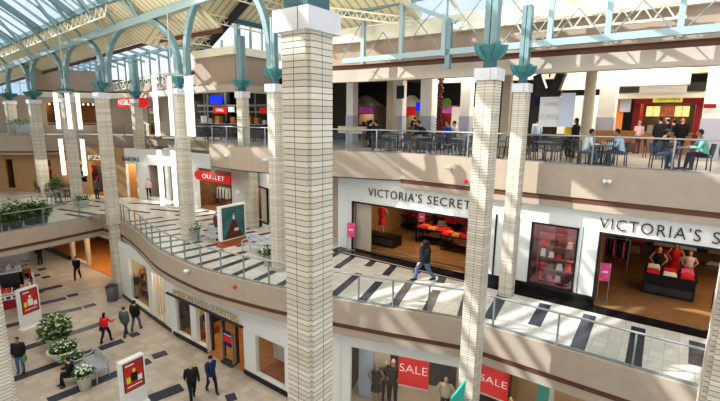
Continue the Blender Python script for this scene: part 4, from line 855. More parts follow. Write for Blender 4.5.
# black loudspeaker cluster
a = atv(549, 85, 2.0); t = thing('loudspeaker_cluster', 'black loudspeaker cluster hanging above the white banner', 'loudspeaker', a, RZ)
mb = MB(); mb.tube([(0, 0, .3), (0, 0, 2.4)], .03, M['black'], 6); mb.build('hanger', t)
for k, (x, an) in enumerate(((-.34, -.35), (.34, .35))):
    mb = MB(); mb.box(-.16, .16, -.2, .2, -.3, .35, M['black']); o = mb.build('cabinet', t, loc=(x, 0, .1)); o.rotation_euler = (.2, an, 0)
mb = MB(); mb.box(-.5, .5, -.15, .15, -.42, -.25, M['black']); mb.build('bracket', t)
# left part of the upper floor: shops behind the far rail
L3 = Plane((-33, 41.5), (-22.0, 43.5)); L3b = Plane((-22.0, 43.5), (-13.5, 37.5))
def lq(x): return L3.q(x, 115)[0]
mb = MB(); wall_open(mb, L3, -8, L3.len, Z3L, 13.5, [(lq(46), lq(56), Z3L + .8, 12.9), (lq(80), lq(99), Z3L + .8, 12.9)], 0, .2, M['beige']); struct(mb.build('wall_upper_left'))
room('wall_upper_left_room', L3, lq(42), L3.len, Z3L, 13.2, 3, M['warmdk'], M['warmdk'], M['warmdk'], .2); lamp(L3.pt(lq(88), 13, 1), 70, 1.5, (1, .7, .4)); lamp(L3.pt(lq(51), 13, 1), 40, 1.5, (1, .7, .4))
for x in (82, 87, 92, 97, 48, 53):
    mb = MB(); c = L3.pt(lq(x), 12.75, .5); mb.ball(c, .09, .09, .09, M['lampw'], 8, 6); tag(mb.build('ceiling_lamp'), 'small warm ceiling lamp in the upper left shop windows', 'lamp', 'warm lamps in the upper left windows')
hb = [(L3b.q(118, 118)[0], L3b.q(134, 118)[0]), (L3b.q(148, 118)[0], L3b.q(158, 118)[0])]
mb = MB(); wall_open(mb, L3b, 0, L3b.len, Z3L, 13.5, [(hb[0][0], hb[0][1], Z3L, 12.2), (hb[1][0], hb[1][1], Z3L, 12.6)], 0, .2, M['beigelt']); struct(mb.build('wall_upper_middle'))
room('wall_upper_middle_room', L3b, hb[0][0] - .2, hb[1][1] + .2, Z3L, 13.2, 3, M['wood'], M['warmwall'], M['warmdk'], .2); lamp(L3b.pt(hb[0][0] + 1, 12.9, 1), 90, 1.5, (1, .7, .35))
L3s = Plane((-22.5, 37.9), (-12, 33)); u0, z1 = L3s.q(117, 98, -.2); u1, z0 = L3s.q(147, 106.5, -.2); z0 = z1 - .75
t = thing('lit_shop_sign', 'red fascia sign with white letters on the upper floor behind brick columns', 'shop sign', L3s.pt(u0, z0, -.2), L3s.rz)
mb = MB(); mb.box(0, u1 - u0, 0, .15, 0, z1 - z0, M['redsign']); mb.build('board', t); text('lettering', 'NGBUN', .4, M['wletter'], ((u1 - u0) * .3, -.02, (z1 - z0) * .5), 0, t, width=(u1 - u0) * .5, height=.45)
u0, z1 = L3b.q(149, 108, -.3); u1, z0 = L3b.q(158, 122, -.3)
t = thing('poster_sign', 'white and green poster sign on the upper floor beside the hanging lights', 'sign', L3b.pt(u0, z0, -.3), L3b.rz)
mb = MB(); mb.box(0, u1 - u0, 0, .08, 0, z1 - z0, M['cwhite']); mb.build('board', t); mb = MB(); mb.box(.05, u1 - u0 - .05, -.01, 0, .05, (z1 - z0) * .6, M['leaf2']); mb.build('picture', t); text('lettering', '990', .3, M['red'], ((u1 - u0) / 2, -.02, (z1 - z0) * .82), 0, t, width=(u1 - u0) * .7)
# middle-left stalls around the blue screen
KB = Plane((-15, 37.5), (-3, 31.0)); 
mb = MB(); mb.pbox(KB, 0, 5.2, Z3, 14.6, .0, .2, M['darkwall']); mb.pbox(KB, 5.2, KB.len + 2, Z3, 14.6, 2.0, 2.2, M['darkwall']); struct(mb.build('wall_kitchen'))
def kboard(name, label, cat, x0, y0, x1, y1, m, d=-.4, th=.08):
    u0, z1 = KB.q(x0, y0, d); u1, z0 = KB.q(x1, y1, d); mb = MB(); mb.box(0, u1 - u0, 0, th, 0, z1 - z0, m); return tag(mb.build(name, loc=KB.pt(u0, z0, d), rz=KB.rz), label, cat), u1 - u0, z1 - z0
kboard('lit_screen', 'blue lit screen hanging between the brick columns on the upper floor', 'screen', 209.5, 95.5, 222, 104, M['screen'])
o, w, h = kboard('lit_shop_sign', 'red lit sign under the blue screen', 'shop sign', 213, 107, 227, 113.5, M['redsign']); text('lettering', 'GRILL', .3, M['wletter'], (w / 2, -.02, h / 2), 0, o, width=w * .6)
kboard('lit_sign', 'small white lit sign right of the red sign under the blue screen', 'sign', 228, 107, 234, 112, M['wletter'])
o, w, h = kboard('lit_shop_sign', 'red and white lit sign left of the second brick column pair', 'shop sign', 259, 107.5, 269, 113.5, M['redsign'])
for x0, x1, y in ((198, 272, 106), (198, 272, 106.0)):
    pass
mb = MB(); 
for x in (205, 208, 226, 256, 268):
    s_ = KB.q(x, 110, -.2)[0]; mb.pbox(KB, s_ - .06, s_ + .06, Z3, 14.4, -.26, -.14, M['steelf'])
s_a, s_b = KB.q(198, 106, -.2)[0], KB.q(275, 106, -.2)[0]; mb.pbox(KB, s_a, s_b, 12.55, 12.7, -.26, -.14, M['steelf']); mb.pbox(KB, s_a, s_b, 12.1, 12.2, -.26, -.14, M['steelf'])
tag(mb.build('stall_frame'), 'grey metal frame of the stalls beside the blue screen', 'frame')
t = thing('service_counter', 'steel service counter below the red lit signs', 'counter', KB.pt(s_a + .5, Z3, -.8), KB.rz)
mb = MB(); mb.box(0, s_b - s_a - 1, 0, .7, 0, 1.0, M['dark']); mb.build('counter', t); mb = MB(); mb.box(-.05, s_b - s_a - .95, -.05, .75, 1.0, 1.05, M['steel']); mb.build('counter_top', t)
for k in range(9): mb = MB(); x = .3 + k * .8; mb.box(x, x + random.uniform(.25, .5), .1, .5, 1.05, 1.05 + random.uniform(.15, .6), random.choice([M['steel'], M['wood'], M['cwhite'], M['red'], M['dark']])); mb.build('appliance', t)
lamp(KB.pt(5, 14.4, -1.2), 120, 2.5, (1, .9, .75))
lamp(UV(2, 6, 14.4), 480, 5, (1, .93, .84)); lamp(UV(8, 6, 14.4), 480, 5, (1, .93, .84)); lamp(UV(-5, 7, 14.4), 480, 5, (1, .93, .84)); lamp(Vector((-28, 39, 13.2)), 90, 3, (1, .9, .8)); lamp(Vector((-15, 36.2, 13.0)), 60, 3, (1, .9, .8))  # food court fill, boosted in place of skylight on the white columns
# ------------------------------------------------------------------ food court furniture
def make_chair(label):
    t = thing('cafe_chair', label, 'chair', group='dark food court chairs')
    for sx in (-1, 1):
        for sy in (-1, 1):
            mb = MB(); mb.tube([(sx * .2, sy * .2, 0), (sx * .18, sy * .18, .45)], .02, M['chair'], 6); mb.build('leg', t)
    mb = MB(); mb.box(-.21, .21, -.21, .21, .44, .475, M['dark']); mb.build('seat', t)
    mb = MB(); 
    for sx in (-1, 1): mb.tube([(sx * .19, -.2, .45), (sx * .18, -.26, .88)], .02, M['chair'], 6)
    mb.tube([(-.18, -.26, .88), (.18, -.26, .88)], .02, M['chair'], 6)
    for x in (-.09, 0, .09): mb.tube([(x, -.21, .5), (x, -.26, .87)], .014, M['chair'], 5)
    mb.build('backrest', t); return t
def make_table(label, rad=.42):
    t = thing('cafe_table', label, 'table', group='dark food court tables')
    mb = MB(); mb.lathe([(rad - .02, .71), (rad, .72), (rad, .745), (rad - .01, .75)], M['table'], 20); mb.build('table_top', t)
    mb = MB(); mb.tube([(0, 0, .03), (0, 0, .71)], .035, M['chair'], 8); mb.build('pedestal', t)
    mb = MB()
    for k in range(4): mb.bar((0, 0, .03), (cos(k * pi / 2) * .32, sin(k * pi / 2) * .32, .015), .05, .03, M['chair'])
    mb.build('base', t); return t
c0 = make_chair('dark metal cafe chair standing at a food court table'); t0 = make_table('round dark cafe table in the food court')
first = [True, True]
def put_chair(x, y, rz, label=None, z=Z3):
    if first[0]: c0.location = (x, y, z); c0.rotation_euler.z = rz; first[0] = False; return c0
    return dup(c0, (x, y, z), rz, label)
def put_table(x, y, label=None, z=Z3):
    if first[1]: t0.location = (x, y, z); first[1] = False; return t0
    return dup(t0, (x, y, z), 0, label)
TABS = []
for u, v in ((-7.4, 1.5), (-5.6, 1.3), (-3.7, 1.6), (-1.9, 1.2), (-.1, 1.6), (1.7, 1.4), (-8.2, 3.6), (-6.3, 3.9), (-4.3, 3.7), (-2.2, 4.2), (.8, 4.1), (-.9, 7.2), (-5.6, 7.4), (-3.3, 7.2), (3.9, 6.2), (9.3, 2.4)):
    p = UV(u, v, Z3); put_table(p.x, p.y); TABS.append((u, v))
    ph = random.random() * .8
    for k in range(4 if v < 6 else 3):
        a = ph + k * pi / 2; put_chair(p.x + cos(a) * .66, p.y + sin(a) * .66, a + pi / 2)
for px, py in ((214, 145), (230, 144), (255, 146), (203, 142)):
    p = P(px, py - 5, Z3); put_table(p.x, p.y)
    for k in range(3): a = .4 + k * 2.1; put_chair(p.x + cos(a) * .66, p.y + sin(a) * .66, a + pi / 2)
for px, py in ((12, 131.5), (22, 132)):
    p = P(px, py, Z3L); put_table(p.x, p.y, z=Z3L); 
    for k in range(3): a = .4 + k * 2.1; put_chair(p.x + cos(a) * .66, p.y + sin(a) * .66, a + pi / 2, z=Z3L)
# seating on the walkway behind the footbridge
ct = None
for k, (px, py) in enumerate(((52, 196), (60, 202), (66, 197), (46, 192))):
    p = P(px, py, Z2); tt = dup(t0, (p.x, p.y, Z2), 0, 'small cafe table on the walkway beyond the footbridge', 'walkway cafe tables')
    for q_ in range(3): a = k + q_ * 2.1; dup(c0, (p.x + cos(a) * .66, p.y + sin(a) * .66, Z2), a + pi / 2, 'cafe chair on the walkway beyond the footbridge', 'walkway cafe chairs')
# ------------------------------------------------------------------ plants, planters, benches
def foliage(mb, n, rad, z0, z1, size, mats, flowers=0):
    for k in range(n):
        a = random.random() * 6.283; r = rad * sqrt(random.random()); z = z0 + (z1 - z0) * random.random() * (1 - .55 * (r / rad) ** 2)
        c = Vector((r * cos(a), r * sin(a), z)); d = Vector((cos(a) * .8, sin(a) * .8, random.uniform(-.2, .9))).normalized(); s = d.cross(Vector((0, 0, 1))).normalized() * size * .32; L = size * random.uniform(.7, 1.3)
        mb.quad([c, c + d * L * .5 + s, c + d * L + Vector((0, 0, -.15 * L)), c + d * L * .5 - s], M[random.choice(mats)])
    for k in range(flowers):
        a = random.random() * 6.283; r = rad * sqrt(random.random()) * 1.02; mb.ball((r * cos(a), r * sin(a), z0 + (z1 - z0) * (.75 + .25 * random.random()) * (1 - .4 * (r / rad) ** 2)), .045, .045, .035, M['flower'], 6, 4)
def planter(label, x, y, z, r, h, ph, m='pot', leaves=220, size=.22, flowers=10, square=False, spread=1.3, bowl=False, mats=('leaf', 'leaf', 'leaf2')):
    t = thing('potted_plant', label, 'plant', (x, y, z), RZ)
    mb = MB()
    if square: q = r * .8; mb.hexa([(-q, -q, 0), (q, -q, 0), (q, q, 0), (-q, q, 0), (-r, -r, h), (r, -r, h), (r, r, h), (-r, r, h)], M[m])
    elif bowl: mb.lathe([(r * .45, 0), (r * .5, h * .1), (r * .9, h * .65), (r, h * .95), (r * 1.05, h), (r * .92, h), (r * .9, h * .92)], M[m], 24)
    else: mb.lathe([(r * .68, 0), (r * .95, h * .9), (r * 1.05, h * .92), (r * 1.05, h), (r * .9, h), (r * .88, h * .93)], M[m], 20)
    mb.build('pot', t, smooth=not square)
    mb = MB(); mb.lathe([(.01, h * .93), (r * .86, h * .94)], M['soil'], 14); mb.build('soil', t)
    mb = MB(); foliage(mb, leaves, r * spread, h * .92, h + ph, size, mats, flowers); mb.build('foliage', t, fix=False)
    return t
def bench(label, x, y, z, rz, L=1.5):
    t = thing('bench', label, 'bench', (x, y, z), rz)
    mb = MB()
    for k in range(5): mb.box(-L / 2, L / 2, -.22 + k * .095, -.15 + k * .095, .40, .44, M['bench'])
    mb.build('seat', t); mb = MB()
    for k in range(3):
        zc = .52 + k * .12; mb.hexa([(-L / 2, .25 + k * .03, zc), (L / 2, .25 + k * .03, zc), (L / 2, .28 + k * .03, zc), (-L / 2, .28 + k * .03, zc), (-L / 2, .27 + k * .03, zc + .09), (L / 2, .27 + k * .03, zc + .09), (L / 2, .30 + k * .03, zc + .09), (-L / 2, .30 + k * .03, zc + .09)], M['bench'])
    mb.build('backrest', t)
    for sx in (-1, 1):
        mb = MB(); x0 = sx * L / 2; mb.tube([(x0, -.24, 0), (x0, -.25, .5), (x0, -.2, .62), (x0, .1, .62), (x0, .3, .82)], .03, M['bench'], 8); mb.tube([(x0, .3, .82), (x0, .26, .4), (x0, .3, 0)], .03, M['bench'], 8); mb.build('end_frame', t)
    return t
def pl(px, py, z): p = P(px, py, z); return p.x, p.y, z
planter('white-flowered plant in round pale pot left of the walkway poster display', *pl(196, 240, Z2), .30, .62, .35, leaves=120, size=.16)
planter('flowering plant in a pale pot right of the silver walkway bench', *pl(268, 265, Z2), .27, .55, .35, leaves=120, size=.16)
planter('low plant in a grey tub beside the dim brick column', *pl(84, 207.5, Z2), .42, .6, .35, leaves=130, size=.2)
planter('big flowering shrub in a pale tub at ground level, rear of the pair', *pl(57, 347, 0), .5, .6, 1.25, leaves=260, size=.30, flowers=22, spread=1.2)
planter('wide white bowl planter of white flowers in front of the big shrub', *pl(64.5, 360, 0), .66, .62, .34, 'potb', leaves=170, size=.17, flowers=30, bowl=True, spread=.85)
planter('white flowers in a tapered pale pot in front of the ground floor bench', *pl(85.5, 388.5, 0), .32, .72, .38, 'potb', leaves=150, size=.16, flowers=40, spread=1.15)
planter('small green plant between bowl planter and ground floor bench', *pl(74, 367, 0), .3, .4, .4, leaves=130, size=.2, flowers=20)
for k, (px, py, lb) in enumerate(((2, 233, 'leafy bush on the footbridge at the left photo edge'), (17, 229.5, 'tall leafy bush on the footbridge, second from the left'), (32, 226, 'leafy bush on the footbridge, second from the right'), (43, 224, 'bright leafy bush on the footbridge nearest the brick column'))):
    x, y, z = pl(px, py, Z2); planter(lb, x - .35, y + .4, z, .42, .5, .95 if k != 1 else 1.25, 'greybin', leaves=330, size=.27, flowers=0, spread=1.35, mats=('leaf', 'leaf2', 'leaf') if k != 3 else ('leaf2', 'leaf'))
planter('bushy green plant on the walkway between the dim brick columns', *pl(54, 196, Z2), .5, .6, 1.1, leaves=250, size=.3, flowers=0)
planter('planter of green foliage behind the far upper rail at left', *pl(23, 135, Z3L), .7, .9, .5, 'offw', leaves=200, size=.25, flowers=0, mats=('leaf2', 'leaf'))
x, y, z = pl(258, 254, Z2); bench('silver-grey slatted bench right of the walkway poster display', x, y, z, R(-32), 1.7)
x, y, z = pl(214, 243, Z2); bench('silver-grey bench partly behind the walkway poster display', x, y, z, R(-32), 1.6)
x, y, z = pl(84, 378, 0); bench('silver slatted bench on the ground floor beside the seated person', x + .1, y - .1, z, R(140), 1.6); 
x, y, z = pl(96, 372, 0); bench('silver slatted bench on the ground floor, right hand one of the back to back pair', x, y, z, R(-40), 1.6)
x, y, z = pl(117, 297, 0); t = thing('litter_bin', 'grey round litter bin at the foot of the tall brick column', 'bin', (x, y - .5, 0))
mb = MB(); mb.lathe([(.30, 0), (.36, .85), (.38, .87), (.38, .92)], M['greybin'], 20); mb.build('body', t, smooth=True); mb = MB(); mb.lathe([(.38, .92), (.30, 1.02), (.16, 1.03)], M['dark'], 20); mb.build('lid', t)
# ------------------------------------------------------------------ poster displays
def display(label, x, y, z, rz, w, h, pic, base=True, frame='white', leg=.3):
    t = thing('poster_display', label, 'poster display', (x, y, z), rz)
    if base: mb = MB(); mb.hexa([(-w / 2 * 1.1, -.25, 0), (w / 2 * 1.1, -.25, 0), (w / 2 * 1.1, .25, 0), (-w / 2 * 1.1, .25, 0), (-w / 2, -.14, leg), (w / 2, -.14, leg), (w / 2, .14, leg), (-w / 2, .14, leg)], M[frame if leg < .3 else 'woodred']); mb.build('base', t)
    mb = MB(); mb.box(-w / 2, w / 2, -.14, .14, leg, h, M[frame]); cab = mb.build('cabinet', t)
    pz0, pz1 = leg + (h - leg) * (.06 if leg >= .3 else .36), h - .12; a, b = -w / 2 + .12, w / 2 - .12
    mb = MB(); mb.box(a - .04, b + .04, -.155, -.14, pz0 - .04, pz1 + .04, M['dark']); pf = mb.build('poster_frame', cab)
    mb = MB(); H = pz1 - pz0
    if pic == 'dress':
        mb.box(a, b, -.165, -.155, pz0, pz1, M['poster']); mb.hexa([(a + .08, -.17, pz0 + .02), (b - .12, -.17, pz0 + .02), (b - .12, -.165, pz0 + .02), (a + .08, -.165, pz0 + .02), (-.06, -.17, pz0 + H * .62), (.06, -.17, pz0 + H * .62), (.06, -.165, pz0 + H * .62), (-.06, -.165, pz0 + H * .62)], M['posterd'])
        mb.box(-.05, .05, -.175, -.165, pz0 + H * .6, pz0 + H * .74, M['cwhite']); mb.ball((0, -.17, pz0 + H * .79), .035, .01, .05, M['skin'], 8, 6)
        for k in range(3): mb.box(.02 + k * .1, .09 + k * .1, -.178, -.17, pz0 + H * .2, pz0 + H * .3, M['cwhite'])
    else:
        mb.box(a, b, -.165, -.155, pz0, pz1, M['posterr']); c_ = M['cwhite']; mb.box(-.13, .13, -.175, -.165, pz0 + H * .3, pz0 + H * .6, M['cblack'] if pic == 'figure' else c_); mb.ball((0, -.175, pz0 + H * .7), .07, .012, .09, M['cyellow' if pic == 'figure' else 'flower'], 10, 6)
        mb.box(a + .06, a + .22, -.175, -.165, pz0 + H * .28, pz0 + H * .5, M['cyellow']); mb.box(b - .24, b - .06, -.175, -.165, pz0 + H * .25, pz0 + H * .45, c_); mb.box(a + .08, b - .08, -.175, -.165, pz0 + H * .12, pz0 + H * .16, c_); mb.box(a + .05, a + .4, -.175, -.165, pz1 - H * .1, pz1 - H * .05, c_)
    mb.build('poster', cab); return t
a = P(221, 247, Z2); b = P(245, 240.5, Z2); display('white framed poster of a woman in a long dress on the walkway', (a.x + b.x) / 2, (a.y + b.y) / 2 - .1, Z2, atan2(b.y - a.y, b.x - a.x), (b - a).length * 1.0, 2.15, 'dress', leg=.32)
a = P(22, 330, 0); b = P(41, 322, 0); display('white free-standing display with red poster beside the retail kiosk', (a.x + b.x) / 2, (a.y + b.y) / 2, 0, atan2(b.y - a.y, b.x - a.x) - .0, 1.05, 2.3, 'red', leg=.12)
a = P(121, 413, 0); b = P(148, 398, 0); display('white free-standing display with red and yellow poster at the bottom edge', (a.x + b.x) / 2, (a.y + b.y) / 2, 0, atan2(b.y - a.y, b.x - a.x), 1.0, 2.15, 'figure', leg=.12)
def card(label, px0, px1, py_top, py_bot, py_base, z):
    a = P((px0 + px1) / 2, py_base, z); r = ray((px0 + px1) / 2, py_top); k = a.y / r.y; zt_ = EYE + r.z * k; r = ray((px0 + px1) / 2, py_bot); zb_ = EYE + r.z * (a.y / r.y)
    w = (px1 - px0) / F_PX * a.y * 1.0; t = thing('card_stand', label, 'sign stand', a, RZ * .5)
    mb = MB(); mb.box(-w / 2, w / 2, -.012, .012, zb_ - z, zt_ - z, M['pink']); mb.box(-w * .3, w * .3, -.02, -.01, (zb_ + zt_) / 2 - z - .03, (zb_ + zt_) / 2 - z + .05, M['cwhite']); mb.build('card', t)
    mb = MB(); mb.box(-w / 2 - .02, -w / 2, -.015, .015, 0, zt_ - z, M['steel']); mb.box(w / 2, w / 2 + .02, -.015, .015, 0, zt_ - z, M['steel']); mb.box(-w / 2 - .04, w / 2 + .04, -.15, .15, 0, .02, M['steel']); mb.build('frame', t)
card('pink card on a steel stand left of the left lingerie shop entrance', 347, 355, 223, 237, 250, Z2); card('hot pink card on a steel stand in the right lingerie shop entrance', 597, 606, 263, 281, 300, Z2)
card('pink card on a stand in the middle of the left lingerie shop', 418, 424, 212, 222, 236, Z2)
# ------------------------------------------------------------------ retail kiosk on the ground floor
a = P(-22, 316, 0); b = P(39, 303, 0); kz = atan2(b.y - a.y, b.x - a.x); W = (b - a).length
t = thing('retail_kiosk', 'red and white retail kiosk loaded with goods at the left ground floor edge', 'kiosk', a, kz)
mb = MB(); mb.box(0, W, 0, .5, 0, .95, M['maroon']); mb.box(0, .5, .5, 3.2, 0, .95, M['maroon']); mb.box(W - .5, W, .5, 3.2, 0, .95, M['maroon']); mb.box(0, W, 3.2, 3.7, 0, .95, M['maroon']); mb.build('counter', t)
mb = MB(); mb.box(-.05, W + .05, -.05, .55, .95, 1.02, M['offw']); mb.box(-.05, .55, .55, 3.15, .95, 1.02, M['offw']); mb.box(W - .55, W + .05, .55, 3.15, .95, 1.02, M['offw']); mb.box(-.05, W + .05, 3.15, 3.75, .95, 1.02, M['offw']); mb.build('counter_top', t)
mb = MB(); mb.box(W * .1, W * .75, 1.4, 2.3, 0, 1.9, M['dark']); mb.box(W * .05, W * .8, 1.2, 2.5, 1.9, 1.98, M['offw']); mb.build('shelf_tower', t)
mb = MB(); mb.box(W * .3, W - .2, -.08, -.02, .62, .9, M['offw']); mb.build('name_board', t); mb = MB()
for k in range(7): x = W * .36 + k * .33; mb.box(x, x + .2, -.1, -.08, .68, .84, M['dark'])
mb.build('lettering', t)
mb = MB(); mb.box(W * .8, W * .8 + .5, 2.7, 3.2, 0, 1.6, M['wood']); mb.build('stand', t)
kg = []
for k in range(46):
    sd_ = random.choice(('f', 'f', 'b', 'r', 't')); hh = random.uniform(.1, .38); w = random.uniform(.08, .2)
    x, y, zz = {'f': (random.uniform(.1, W - .3), random.uniform(.05, .4), 1.02), 'b': (random.uniform(.1, W - .3), random.uniform(3.25, 3.6), 1.02), 'r': (random.uniform(W - .5, W - .15), random.uniform(.6, 3), 1.02), 't': (random.uniform(W * .1, W * .72), random.uniform(1.3, 2.3), 1.98)}[sd_]
    mb = MB(); c_ = M[random.choice(('cblack', 'cwhite', 'orange', 'dark', 'warmwall', 'red', 'wood', 'cgreen', 'offw'))]; mb.hexa([(-w / 2, -w / 2, 0), (w / 2, -w / 2, 0), (w / 2, w / 2, 0), (-w / 2, w / 2, 0), (-w / 2 * .8, -w / 2 * .8, hh), (w / 2 * .8, -w / 2 * .8, hh), (w / 2 * .8, w / 2 * .8, hh), (-w / 2 * .8, w / 2 * .8, hh)], c_)
    p = Matrix.Rotation(kz, 3, 'Z') @ Vector((x, y, 0)) + a; tag(mb.build('boxed_item', loc=(p.x, p.y, zz), rz=kz), 'small boxed item on the red retail kiosk', 'merchandise', 'goods on the retail kiosk')
# ------------------------------------------------------------------ hanging clusters of light tubes
def cluster(label, cx, cy, tubes, tiers, hang, tw_=.085, rr=.42):
    t = thing('pendant_light', label, 'hanging light', (cx, cy, tiers[0][1]))
    z0 = tiers[0][1]
    for (zb, zt_, sel) in tiers:
        for k in sel:
            x, y = tubes[k]; mb = MB(); w = tw_; mb.prism([(x + w * cos(a * pi / 3), y + w * sin(a * pi / 3)) for a in range(6)], zb - z0, zt_ - z0, M['tube']); mb.build('light_tube', t)
        for zz in (zt_ + .05, zb - .06):
            mb = MB(); n = 20; ring = [(cos(a * 2 * pi / n) * rr, sin(a * 2 * pi / n) * rr, zz - z0) for a in range(n + 1)]; mb.tube(ring, .016, M['steel'], 6)
            for a in range(3): mb.bar((0, 0, zz - z0), (cos(a * 2.094) * rr, sin(a * 2.094) * rr, zz - z0), .025, .025, M['steel'])
            mb.build('ring_frame', t)
    mb = MB(); mb.tube([(0, 0, tiers[-1][0] - z0), (0, 0, hang - z0)], .018, M['steel'], 6); mb.build('suspension_rod', t); return t
def zat(px, py, y0): r = ray(px, py); return EYE + r.z * y0 / r.y
Y = 15.5; zA, zB, zC, zD = zat(176, 76, Y), zat(176, 136, Y), zat(176, 150, Y), zat(176, 204, Y)
x = -6.55; tb = [(-.56, -.1), (-.2, .3), (.42, .25), (.68, -.1), (-.48, -.3), (.02, -.35)]
cluster('large two-tier cluster of long white light tubes hanging over the atrium', x, Y, tb, [(zB, zA, (0, 1, 2, 3)), (zD, zC, (0, 4, 5))], 17.2)
Y2 = 25.3; zA, zB, zC, zD = zat(67, 93, Y2), zat(67, 129, Y2), zat(67, 139, Y2), zat(67, 175, Y2)
cluster('small two-tier cluster of white light tubes hanging near the footbridge', -16.75, Y2, [(-.6, 0), (0, .1), (.65, 0)], [(zB, zA, (0, 1, 2)), (zD, zC, (0, 2))], 16.5, .125, .6)
# fittings on the fascias: white spot lamps and red alarm strobes
def spot(label, line_pl, px, py, d=-.12):
    u, z = line_pl.q(px, py, d); t = thing('spot_lamp', label, 'lamp', line_pl.pt(u, z, d), line_pl.rz)
    mb = MB(); mb.ball((-.07, -.05, 0), .075, .09, .075, M['offw'], 10, 6); mb.ball((.08, -.05, .01), .075, .09, .075, M['offw'], 10, 6); mb.build('lamp_head', t, smooth=True); mb = MB(); mb.box(-.06, .06, -.02, .1, -.05, .05, M['offw']); mb.build('bracket', t)
PF = Plane((1.85, 19.75), (6.56, 16.3)); PG = Plane((6.56, 16.3), (17.5, 8.35)); PM = Plane((-8.5, 24.6), (-4.6, 21.7)); PB = Plane((-2.8, 16.05), (.05, 14.9)); PD = Plane((-10.85, 21.8), (-7.5, 18.65))
spot('twin white spot lamp on the fascia left of the slim brick column', PF, 449, 168); spot('twin white spot lamp on the fascia below the food court tables', PG, 607, 181.5)
spot('white spot lamp on the curved fascia, left one below the blue screen', PM, 227, 156); spot('white spot lamp on the curved fascia beside the second brick column pair', PM, 266, 160)
spot('white spot lamp below the walkway rail at the curved edge', PD, 187, 271)
def strobe(label, pln, px, py, d=-.06):
    u, z = pln.q(px, py, d); mb = MB(); mb.lathe([(.085, 0), (.085, .04), (.05, .07)], M['red'], 12); o = mb.build('alarm_strobe', loc=pln.pt(u, z, d), rz=0); o.rotation_euler = (pi / 2, 0, pln.rz); tag(o, label, 'alarm')
strobe('round red alarm on the beige fascia left of the slim column', PF, 465.5, 181); strobe('round red alarm on the walkway fascia near the widest column', Plane((-6.5, 17.95), (-4.25, 16.75)), 235, 287)
# ------------------------------------------------------------------ people
def limb(mb, pts, rs, m, n=8, sy=1.0):
    # rounded ends
    pts = [Vector(p) for p in pts]; d0 = (pts[0] - pts[1]).normalized(); d1 = (pts[-1] - pts[-2]).normalized()
    P_ = [pts[0] + d0 * rs[0] * .7] + pts + [pts[-1] + d1 * rs[-1] * .7]; R_ = [rs[0] * .45] + list(rs) + [rs[-1] * .45]
    # add mid points for smooth bends
    mb.tube(P_, R_, m, n, sy=sy)
def hand(mb, w, d, side, m, curl=.5):
    w = Vector(w); d = Vector(d).normalized(); up = Vector((0, 0, 1)) if abs(d.z) < .8 else Vector((0, 1, 0)); s = d.cross(up).normalized(); n = s.cross(d).normalized()
    mb.hexa([w - s * .022 - n * .012, w + s * .022 - n * .012, w + s * .022 + n * .012, w - s * .022 + n * .012,
             w + d * .085 - s * .038 - n * .012, w + d * .085 + s * .038 - n * .012, w + d * .085 + s * .038 + n * .012, w + d * .085 - s * .038 + n * .012], m)
    for k, L in enumerate((.065, .078, .074, .056)):
        b = w + d * .08 + s * (-.029 + k * .0195); e = b + d * L * .55 - n * L * .18 * curl; f = e + d * L * .35 - n * L * .5 * curl; mb.tube([b, e, f], [.009, .0085, .007], m, 6)
    b = w + d * .025 - s * .025 * side; mb.tube([b, b + d * .03 - s * .03 * side, b + d * .06 - s * .035 * side], [.011, .010, .008], m, 6)
